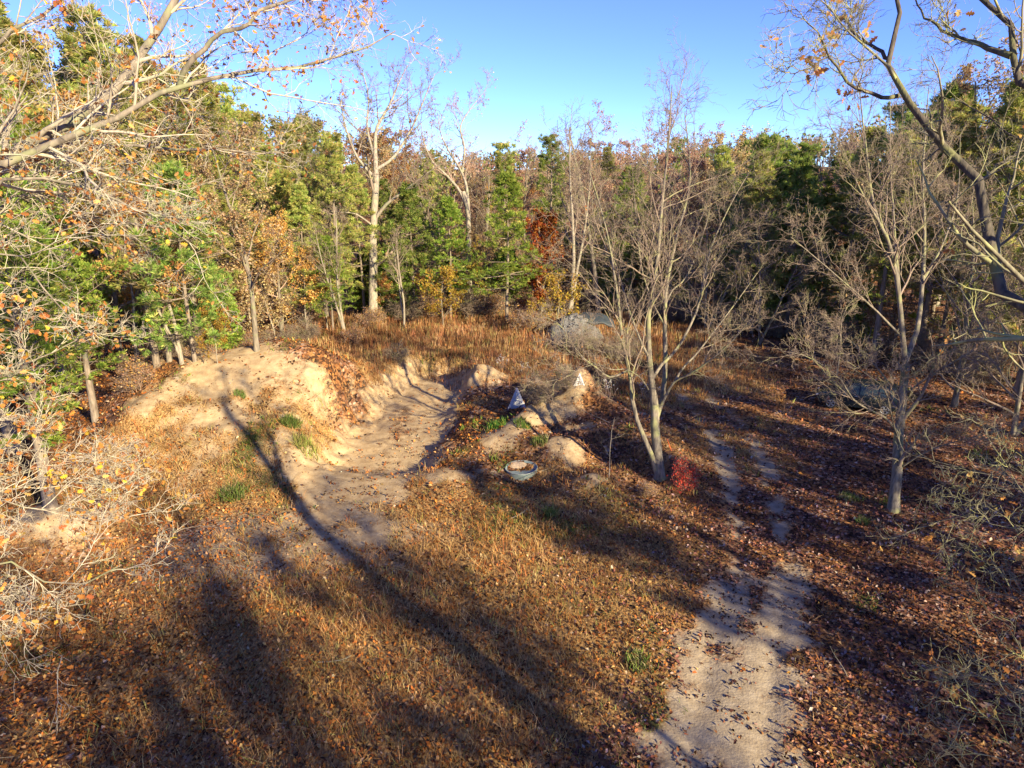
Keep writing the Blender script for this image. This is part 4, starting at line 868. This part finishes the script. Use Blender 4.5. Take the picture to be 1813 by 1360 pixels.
# ------------------------------------------------------------------ far wood on the slope
rf = np.random.RandomState(77); VV = []; FF = []; CC = []; TP = []; TR = []; off = 0
for _ in range(420):
    y = 112+rf.rand()*110; x = (rf.rand()*2-1)*(.8*y+10); z = gz(x, y); u, v, w = proj(x, y, z)
    vt = np.interp(u, SKU, SKV)+15+abs(rf.randn())*18; H = float(np.clip((proj(x, y, z)[1]-vt)*w/FPX, 7, 18))
    n = 130; q = rf.randn(n, 3); q /= np.linalg.norm(q, axis=1, keepdims=True); q *= rf.rand(n, 1)**.4
    con = rf.rand() < .4
    h = .5+.5*q[:, 2]; wd = (3.0*(1-h*.85) if con else 3.6)
    C = np.stack([x+q[:, 0]*wd, y+q[:, 1]*wd, z+H*(.25+.75*h)], -1)
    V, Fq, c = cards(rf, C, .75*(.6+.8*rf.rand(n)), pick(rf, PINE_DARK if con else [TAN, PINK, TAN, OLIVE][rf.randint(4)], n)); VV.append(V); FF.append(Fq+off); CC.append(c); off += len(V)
    TP.append([[x, y, z-.2], [x, y, z+H*.5], [x, y, z+H*.95]]); TR.append([.2, .13, .03])
link("far_wood", mesh_np("far_wood", np.concatenate(VV), np.concatenate(FF), None, np.concatenate(CC), M_LEAF), kind='stuff', label="far mixed wood on the slope behind everything", cat="woods")
V, F4 = tubes([(np.array(TP), np.array(TR))], 4); link("far_wood_trunks", mesh_np("far_wood_trunks", V, None, F4, None, M_BARK_GREY), bpy.data.objects["far_wood"], kind='stuff')

# ------------------------------------------------------------------ grey gravel pile under a dark tarp
def heap_mesh(name, rx, ry, h, seed, mat, nr=26, na=56, amp=.12, arc=None):
    V = [[0, 0, h]]; 
    for i in range(1, nr+1):
        r = i/nr
        for k in range(na):
            a = 2*math.pi*k/na; px, py = rx*r*math.cos(a), ry*r*math.sin(a)
            zz = h*(1-r**2.2)**.9 if r < 1 else -.15
            e = amp*(float(fbm(np.array([px]), np.array([py+zz*.7]), .9, seed))*3+float(fbm(np.array([px]), np.array([py]), .25, seed+4))*1.2)
            V.append([px*(1+e*.3), py*(1+e*.3), zz+e*(1-r**4)])
    F3 = [[0, 1+k, 1+(k+1) % na] for k in range(na)]
    F4 = [[1+(i-1)*na+k, 1+i*na+k, 1+i*na+(k+1) % na, 1+(i-1)*na+(k+1) % na] for i in range(1, nr) for k in range(na)]
    return mesh_np(name, V, F3, F4, None, mat, True)
M_GRAVEL = plain("grey_gravel", (.19, .185, .18), .95, nscale=14, nvar=.3, bump=1, bd=.08)
M_TARP = plain("dark_tarp", (.04, .052, .06), .6, nscale=2.5, nvar=.2, bump=.5, bd=.05)
M_BLUE = plain("blue_tarp", (.05, .11, .26), .4, nscale=2, nvar=.25, bump=.5, bd=.05)
M_BLACK = plain("black_edge", (.012, .012, .014), .6)
x, y, z = foot(1018, 612)
gp = thing("gravel_pile", "grey gravel pile under a dark tarp behind the clearing", "gravel pile", (x, y+1.6, gz(x, y+1.6)-.1))
link("gravel", heap_mesh("gravel", 2.7, 2.0, 2.1, 3, M_GRAVEL, amp=.32), gp)
rs = np.random.RandomState(3); n = 500; a = rs.rand(n)*6.28; r = rs.rand(n)**.5*1.1
C = np.stack([2.3*r*np.cos(a), 2.0*r*np.sin(a), 2.2*np.clip(1-r**2.2, 0, 1)**.9+.02], -1)
oct_ = (np.array([[.5, 0, 0], [0, .5, 0], [-.5, 0, 0], [0, -.5, 0], [0, 0, .4], [0, 0, -.4]]), np.array([[0, 1, 4], [1, 2, 4], [2, 3, 4], [3, 0, 4], [1, 0, 5], [2, 1, 5], [3, 2, 5], [0, 3, 5]]))
V, Fq, cc = cards(rs, C, .07+.13*rs.rand(n), pick(rs, [(.22, .22, .23, 1), (.14, .14, .14, 1), (.3, .29, .27, .5)], n), oct_)
link("stones", mesh_np("stones", V, Fq, None, cc, M_LITTER), gp, kind='stuff')
def tarp(name, w, d, drop, seed, mat, rot, loc, label, edge=None):
    n = 30; V = []
    for j in range(n):
        for i in range(n):
            px = (i/(n-1)-.5)*w; py = (j/(n-1)-.5)*d; r = math.hypot(px/(w*.5), py/(d*.5))
            V.append([px, py, -drop*r**2.4+.16*float(fbm(np.array([px*1.0]), np.array([py]), 1.0, seed))*2+.05*math.sin(px*5+py*3)])
    F4 = [[j*n+i, j*n+i+1, (j+1)*n+i+1, (j+1)*n+i] for j in range(n-1) for i in range(n-1)]
    o = thing(name, label, "tarp", loc, (0, 0, rot)); me = mesh_np("sheet", V, None, F4, None, mat, True); s = link("sheet", me, o)
    so = s.modifiers.new("thick", 'SOLIDIFY'); so.thickness = .03
    if edge:
        V = np.array(V); P = (V[:n]+np.array([0, -.02, -.06]))[None]; a_, b_ = tubes([(P, np.full((1, n), .06))], 6); link("hem", mesh_np("hem", a_, None, b_, None, edge, True), o)
    return o
tarp("tarp", 4.6, 2.6, .45, 8, M_TARP, .12, (x+.9, y+2.3, gz(x, y+1.6)+2.15), "dark blue-grey tarp with a black hem spread over the gravel pile", M_BLACK)
x, y, z = foot(930, 528)
tarp("tarp", 5.0, 3.0, .7, 18, M_BLUE, -.1, (x, y, z+1.0), "rumpled blue tarp over a low heap between the pines in the wood")
tp = link("earth_heap", heap_mesh("earth_heap", 2.2, 1.4, .9, 13, M_BARK_GREY), None, "low heap of old wood under the rumpled blue tarp", "heap", None, None, (x, y, z-.05))

# ------------------------------------------------------------------ white triangular boards
M_WHITE = plain("weathered_white_board", (.56, .58, .58), .6, nscale=5, nvar=.12, bump=.2); M_WEDGE = plain("white_edge", (.8, .8, .78), .5, nvar=.05)
def prism(name, pts2, th, mat, parent):
    n = len(pts2); V = [(px, -th/2, pz) for px, pz in pts2]+[(px, th/2, pz) for px, pz in pts2]
    me = bpy.data.meshes.new(name); me.from_pydata(V, [], [list(range(n)), list(range(2*n-1, n-1, -1))]+[[i, i+n, (i+1) % n+n, (i+1) % n] for i in range(n)]); me.materials.append(mat)
    o = link(name, me, parent); bv = o.modifiers.new("b", 'BEVEL'); bv.width = min(.008, th*.2); bv.segments = 2; return o
def rod(name, p, q, r, mat, parent, sides=8, n=6, wob=0, seed=0):
    rr = np.random.RandomState(seed); t = np.linspace(0, 1, n)[:, None]; P = np.array(p)*(1-t)+np.array(q)*t; P[1:-1] += wob*rr.randn(n-2, 3)
    V, F4 = tubes([(P[None], np.full((1, n), r) if not hasattr(r, '__len__') else np.linspace(r[0], r[1], n)[None])], sides)
    F4 = [list(f) for f in F4]; me = bpy.data.meshes.new(name); me.from_pydata(V.tolist(), [], F4+[list(range(sides))[::-1], list(range(len(V)-sides, len(V)))]); me.materials.append(mat)
    for pl in me.polygons: pl.use_smooth = len(pl.vertices) == 4
    return link(name, me, parent)
for u, v, s_, rz, lb in ((913, 724, 1.25, .25, "larger white triangular board standing among green weeds"), (1024, 686, .72, .1, "smaller white triangular board on the crest of the right heap")):
    x, y, z = foot(u, v); o = thing("triangular_board", lb, "board", (x, y, z-.06), (-.22, 0, rz), (s_, s_, s_))
    prism("panel", [(-.42, 0), (.42, .05), (.08, .98)], .04, M_WHITE, o)
    e = prism("edge_strip", [(.40, .02), (.50, .07), (.13, 1.04), (.05, 1.0)], .10, M_WEDGE, o)
    rod("brace", (0, .03, .7), (.05, .5, .02), .02, M_BARK_GREY, o)
# ------------------------------------------------------------------ sunken round tub
M_TUB = plain("blue_grey_plastic", (.20, .26, .27), .5, nscale=3, nvar=.15); M_RIM = plain("pale_rim", (.27, .30, .30), .6, nvar=.25)
x, y, z = foot(923, 850); tb = thing("tub", "round blue-grey tub with pale rim sunk in the soil before the right heap", "tub", (x, y+.5, gz(x, y+.5)+.10), (.10, -.02, 0))
na = 40; prof = [(.70, .0), (.66, -.03), (.60, -.09), (.45, -.12), (.0001, -.13)]
V = [(r*math.cos(2*math.pi*k/na)*1.08, r*math.sin(2*math.pi*k/na)*.95, zz) for r, zz in prof for k in range(na)]
F4 = [[j*na+k, j*na+(k+1) % na, (j+1)*na+(k+1) % na, (j+1)*na+k] for j in range(len(prof)-1) for k in range(na)]
link("bowl", mesh_np("bowl", V, None, F4, None, M_TUB, True), tb)
a = np.linspace(0, 2*math.pi, na+1); P = np.stack([.71*1.08*np.cos(a), .71*.95*np.sin(a), 0*a], -1)[None]; V, F4 = tubes([(P, np.full((1, na+1), .02))], 8); link("rim", mesh_np("rim", V, None, F4, None, M_RIM, True), tb)
link("side_wall", mesh_np("side_wall", [(r*math.cos(2*math.pi*k/na)*1.08, r*math.sin(2*math.pi*k/na)*.95, zz) for r, zz in ((.71, -.01), (.69, -.5)) for k in range(na)], None, [[k, na+k, na+(k+1) % na, (k+1) % na] for k in range(na)], None, M_TUB, True), tb)
M_SAND = plain("sand_in_tub", (.50, .37, .24), .95, nscale=12, nvar=.12, bump=.3)
sm = link("sand_fill", heap_mesh("sand_fill", .52, .36, .16, 23, M_SAND, 8, 20, .05), tb); sm.location = (-.18, .36, -.11)
# ------------------------------------------------------------------ orange stake, dead sapling, leaning trunk, sticks
M_OR = plain("orange_stake_paint", (.62, .12, .03), .5, nvar=.05)
x, y, z = foot(1190, 800); st = thing("marker_stake", "short leaning orange marker stake just right of the many-stemmed tree", "stake", (x, y, z))
rod("shaft", (0, 0, -.1), (-.28, .05, .62), .022, M_OR, st); rod("point", (.0, 0, -.12), (.03, 0, -.22), (.022, .003), M_OR, st)
x, y, z = foot(1418, 575); lt = thing("leaning_trunk", "bluish dead trunk leaning right in the shaded right wood", "dead tree", (x, y, z)); 
M_SNAG = bark_mat("weathered_snag", (.16, .18, .20), (.32, .34, .36), (.25, .27, .2), .1)
rod("trunk", (0, 0, -.2), (2.0, .4, 9.5), (.24, .10), M_SNAG, lt, 8, 10, .04, 4)
for k, (a, b) in enumerate((((.8, .2, 4), (2.4, -.4, 4.8)), ((1.3, .25, 6.2), (.2, .3, 7.1)), ((1.7, .35, 8), (2.9, .1, 8.9)))): rod("stub", a, b, (.06, .015), M_SNAG, lt, 6, 6, .03, k)
def stick(u, v, L, az, lb, r=.018, tilt=.05, mat=None, br=3, seed=0, name="fallen_branch"):
    rr = np.random.RandomState(seed+500); x, y, z = foot(u, v); o = thing(name, lb, "branch" if name == "fallen_branch" else "dead sapling", (x, y, z+.02))
    d = np.array([math.cos(az)*math.cos(tilt), math.sin(az)*math.cos(tilt), math.sin(tilt)]); P = wander_line(rr, (0, 0, 0), d, L, 9, .09)
    P[:, 2] = np.maximum(P[:, 2], 0) if name != "fallen_branch" else np.abs(P[:, 2])
    P0 = P[None]; R0 = (r*np.linspace(1, .3, 9))[None]; P1, R1 = grow(rr, P0, R0, br, .25, .9, 38, 10, .4, 5, .12, .02, .6, .3); P2, R2 = grow(rr, P1, R1, 3, .2, .9, 38, 10, .45, 4, .14, .02, .6, .4)
    V, F4 = tubes([(P0, R0)], 6); link("stem", mesh_np("stem", V, None, F4, None, mat or M_BARK_PALE, True), o)
    V, F4 = tubes([(P1, R1), (P2, R2)], 4); link("side_twigs", mesh_np("side_twigs", V, None, F4, None, mat or M_BARK_PALE, True), o); return o
stick(560, 1178, 1.1, .25, "pale curved stick lying in the dark leaves at the lower left", .022, .03, seed=1)
stick(905, 920, .9, .5, "short pale stick on the straw left of the green tuft", .022, .03, seed=2)
stick(918, 858, 2.3, .75, "long thin dead branch lying beside the sunken tub", .014, .12, seed=3)
stick(1078, 848, 3.0, 1.2, "thin dead sapling leaning up in front of the right heap", .02, 1.1, seed=4, name="dead_sapling")
stick(940, 800, 1.6, .4, "thin branch lying on the leaves below the small sand cone", .012, .06, seed=5)
stick(1230, 820, 1.2, 2.6, "small twig lying right of the marker stake", .012, .05, seed=6)
stick(1390, 780, 2.2, .7, "dead branch lying across the far wheel rut", .014, .1, seed=7)
stick(1500, 1200, .9, 1.9, "small upright twig in the leaves right of the dirt track", .012, .7, seed=8)
stick(1080, 750, 1.8, 2.5, "pale branch lying on the back slope of the right heap", .02, .15, seed=9)
stick(330, 820, 1.0, 2.2, "short stick on the patchy slope of the sand heap", .016, .05, seed=10)
# ------------------------------------------------------------------ green tufts and pale seed heads
def tuft(u, v, R_, h, n, lb, pal=None, name="grass_tuft", cat="grass tuft"):
    x, y, z = foot(u, v); rr = np.random.RandomState(int(u)); a = rr.rand(n)*6.28; q = R_*rr.rand(n)**.6; C = np.stack([x+q*np.cos(a), y+q*np.sin(a), 0*a], -1)
    V, a3, a4, c = blades(rr, C, np.full(n, h), pick(rr, pal or [(.11, .17, .04, 3), (.18, .22, .06, 2), (.28, .26, .12, 2)], n), 3, .7, .016, .03)
    return link(name, mesh_np(name, V-np.array([x, y, z]), a3, a4, c, M_GRASS), None, lb, cat, None, None, (x, y, z))
tuft(974, 915, .28, .45, 60, "bright green grass tuft in the straw below the sunken tub")
tuft(1527, 927, .22, .25, 50, "small bright green tuft left of the right bare tree's foot")
tuft(1505, 885, .5, .22, 70, "low green tuft in the sun streak beside the right bare tree")
tuft(880, 756, .6, .32, 150, "dark green weeds at the foot of the larger white board", [(.06, .14, .025, 3), (.12, .2, .05, 2), (.3, .3, .06, 1)], "weed_clump", "weeds")
tuft(925, 752, .5, .28, 90, "bright green weeds right below the larger white board", [(.09, .16, .035, 3), (.17, .21, .06, 2)], "weed_clump", "weeds")
tuft(955, 782, .45, .3, 90, "small green weed patch left of the sand cone", None, "weed_clump", "weeds")
tuft(515, 752, .45, .45, 100, "dark green clump on the right shoulder of the sand heap", [(.08, .14, .03, 3), (.14, .18, .05, 2)], "weed_clump", "weeds")
tuft(425, 700, .30, .25, 60, "little green clump on the bright face of the sand heap", None, "weed_clump", "weeds")
tuft(412, 880, .6, .4, 120, "green clump beside the long trunk shadow", None, "weed_clump", "weeds")
tuft(305, 620, .7, .9, 160, "leafy green weeds at the left foot of the sand heap top", [(.2, .28, .05, 3), (.3, .33, .08, 2)], "weed_clump", "weeds")
tuft(540, 790, .6, .5, 90, "yellow green weeds on the lip above the sandy cut", [(.25, .28, .07, 3), (.35, .3, .1, 2)], "weed_clump", "weeds")
tuft(1130, 1180, .5, .3, 70, "thin green weeds near the left edge of the dirt track", None, "weed_clump", "weeds")
def seeds(u, v, lb, n=16, H=.9):
    x, y, z = foot(u, v); rr = np.random.RandomState(int(u+v)); o = thing("seed_plant", lb, "wildflower", (x, y, z))
    b = rr.randn(n, 2)*.18; t = b+rr.randn(n, 2)*.25; h = H*(.7+.5*rr.rand(n))
    P = np.stack([np.concatenate([b, np.zeros((n, 1))], 1), np.concatenate([(b+t)/2, h[:, None]*.55], 1), np.concatenate([t, h[:, None]], 1)], 1)
    V, F4 = tubes([(P, np.full((n, 3), .008))], 3); link("stalks", mesh_np("stalks", V, None, F4, None, M_TWIG_RED), o)
    C = np.repeat(P[:, 2], 5, 0)+.03*rr.randn(n*5, 3); V, Fq, cc = cards(rr, C, np.full(n*5, .07), pick(rr, [(.75, .74, .68, 1)], n*5, .06)); link("seed_heads", mesh_np("seed_heads", V, Fq, None, cc, M_LEAF), o)
seeds(890, 658, "white seeded plant in the dark meadow left of the shrubs"); seeds(932, 668, "second patch of white seed heads nearer the bare shrub"); seeds(1140, 708, "white seed stalks just left of the many-stemmed tree's forks")
seeds(1078, 705, "pale seed stalks behind the right slope of the heap")

# ------------------------------------------------------------------ parked dark estate car
def car(u, v, rz):
    x, y, z = foot(u, v); o = thing("parked_car", "dark estate car parked under the trees at the right wood edge", "car", (x, y, z), (0, 0, rz))
    PT = plain("dark_car_paint", (.012, .018, .024), .22, nvar=.05); GL = plain("tinted_glass", (.03, .05, .06), .25, nvar=.05); TY = plain("tyre_rubber", (.015, .015, .015), .8, nvar=.1)
    AL = plain("wheel_alloy", (.42, .44, .46), .35, .7, nvar=.05); RL = plain("red_tail_lens", (.5, .01, .01), .2, nvar=.05); HL = plain("headlamp_glass", (.6, .62, .64), .15, nvar=.05)
    # stations along the car: x, sill, belt line, roof, half width, half width at roof
    S = [(-2.32, .42, .78, .80, .74, .70), (-2.28, .30, .92, .96, .84, .72), (-2.12, .27, 1.02, 1.32, .89, .66), (-1.85, .27, 1.04, 1.56, .90, .64), (-1.2, .25, 1.03, 1.63, .91, .65), (-.3, .25, 1.01, 1.66, .91, .66),
         (.35, .25, .99, 1.60, .91, .65), (.75, .25, .98, 1.36, .91, .66), (1.12, .25, .97, 1.06, .90, .70), (1.6, .26, .90, .94, .89, .72), (2.1, .28, .78, .82, .85, .70), (2.32, .36, .62, .66, .74, .62)]
    V = []
    for sx, lo, be, ro, w, wr in S: V += [(sx, sy*q, zz) for sy, ring in ((1, [(w*.93, lo), (w, lo+.2), (w, be-.12), (w*.985, be), (wr, ro-.05), (wr*.8, ro)]),) for q, zz in ring] + [(sx, -q, zz) for q, zz in [(wr*.8, ro), (wr, ro-.05), (w*.985, be), (w, be-.12), (w, lo+.2), (w*.93, lo)]]
    n = 12; F = [[i*n+k, i*n+(k+1) % n, (i+1)*n+(k+1) % n, (i+1)*n+k] for i in range(len(S)-1) for k in range(n)]+[list(range(n))[::-1], [(len(S)-1)*n+k for k in range(n)]]
    me = bpy.data.meshes.new("body"); me.from_pydata(V, [], F); me.materials.append(PT); b = link("body", me, o); bv = b.modifiers.new("b", 'BEVEL'); bv.width = .03; bv.segments = 2; bv.limit_method = 'ANGLE'; bv.angle_limit = .5
    def side(x0, x1, x2, x3, z0, z1, sy):      # window on the leaning side glass
        f = lambda xx, zz: (xx, sy*(.905-(zz-1.0)*.40+.012), zz)
        me = bpy.data.meshes.new("side_window"); me.from_pydata([f(x0, z0), f(x1, z0), f(x2, z1), f(x3, z1)], [], [[0, 1, 2, 3] if sy < 0 else [3, 2, 1, 0]]); me.materials.append(GL); w_ = link("side_window", me, o)
        so = w_.modifiers.new("t", 'SOLIDIFY'); so.thickness = .012; so.offset = 0
    for sy in (-1, 1):
        side(.02, .92, .48, .02, 1.05, 1.50, sy); side(-.95, -.06, -.06, -.95, 1.06, 1.53, sy); side(-1.95, -1.03, -1.03, -1.78, 1.08, 1.50, sy)
        m = link("wing_mirror", heap_mesh("wing_mirror", .11, .07, .14, 2, PT, 5, 10, .0), o); m.location = (.78, sy*1.0, 1.0)
        for hx in (-.85, .12): rod("door_handle", (hx-.09, sy*.925, .93), (hx+.09, sy*.925, .93), .016, AL, o)
        for wx_ in (1.42, -1.42):
            for nm, r0, r1, w0, mt in (("tyre", .20, .335, .11, TY),):
                prof = [(r0, -w0), (r1-.03, -w0), (r1, -w0*.6), (r1, w0*.6), (r1-.03, w0), (r0, w0)]; na = 28
                Vt = [(wx_+r*math.cos(6.2832*k/na), sy*.83+yy, .335+r*math.sin(6.2832*k/na)) for r, yy in prof for k in range(na)]
                Ft = [[j*na+k, j*na+(k+1) % na, ((j+1) % 6)*na+(k+1) % na, ((j+1) % 6)*na+k] for j in range(6) for k in range(na)]; ty = link("wheel", mesh_np("wheel", Vt, None, Ft, None, mt, True), o)
            for k in range(5):
                a = k*1.2566; c_a, s_a = math.cos(a), math.sin(a); t_ = np.array([-s_a, 0, c_a])*.04; p0 = np.array([wx_+.02*c_a, sy*.93, .335+.02*s_a]); p1 = np.array([wx_+.215*c_a, sy*.925, .335+.215*s_a])
                dq = np.array([0, sy*.02, 0]); Vs = [p0-t_*.7, p0+t_*.7, p1+t_*1.2, p1-t_*1.2]; me = bpy.data.meshes.new("spoke"); me.from_pydata([tuple(q) for q in Vs]+[tuple(q-dq) for q in Vs], [], [[0, 1, 2, 3], [7, 6, 5, 4], [0, 4, 5, 1], [1, 5, 6, 2], [2, 6, 7, 3], [3, 7, 4, 0]]); me.materials.append(AL); link("spoke", me, ty)
            aa = np.linspace(0, 6.2832, 25); P = np.stack([wx_+.215*np.cos(aa), 0*aa+sy*.925, .335+.215*np.sin(aa)], -1)[None]; Vr, Fr = tubes([(P, np.full((1, 25), .022))], 6); link("rim", mesh_np("rim", Vr, None, Fr, None, AL, True), ty)
        l = link("tail_light", heap_mesh("tail_light", .10, .12, .05, 4, RL, 5, 12, 0), o); l.location = (-2.27, sy*.70, .90); l.rotation_euler = (0, -1.3, 0)
        l = link("headlight", heap_mesh("headlight", .10, .16, .06, 4, HL, 5, 12, 0), o); l.location = (2.22, sy*.64, .68); l.rotation_euler = (0, 1.1, 0)
    for nm, q in (("windscreen", [(1.10, .62, 1.08), (1.10, -.62, 1.08), (.44, -.56, 1.60), (.44, .56, 1.60)]), ("rear_window", [(-2.19, -.6, 1.10), (-2.19, .6, 1.10), (-1.93, .54, 1.52), (-1.93, -.54, 1.52)])):
        me = bpy.data.meshes.new(nm); me.from_pydata([(a+(.03 if a > 0 else -.03), b_, c) for a, b_, c in q], [], [[0, 1, 2, 3]]); me.materials.append(GL); link(nm, me, o).modifiers.new("t", 'SOLIDIFY').thickness = .012
    return o
car(1517, 722, math.radians(180-27))
print("TRIS", sum(len(m.polygons)*2 for m in bpy.data.meshes)/1e6, "OBJ", len(bpy.data.objects))
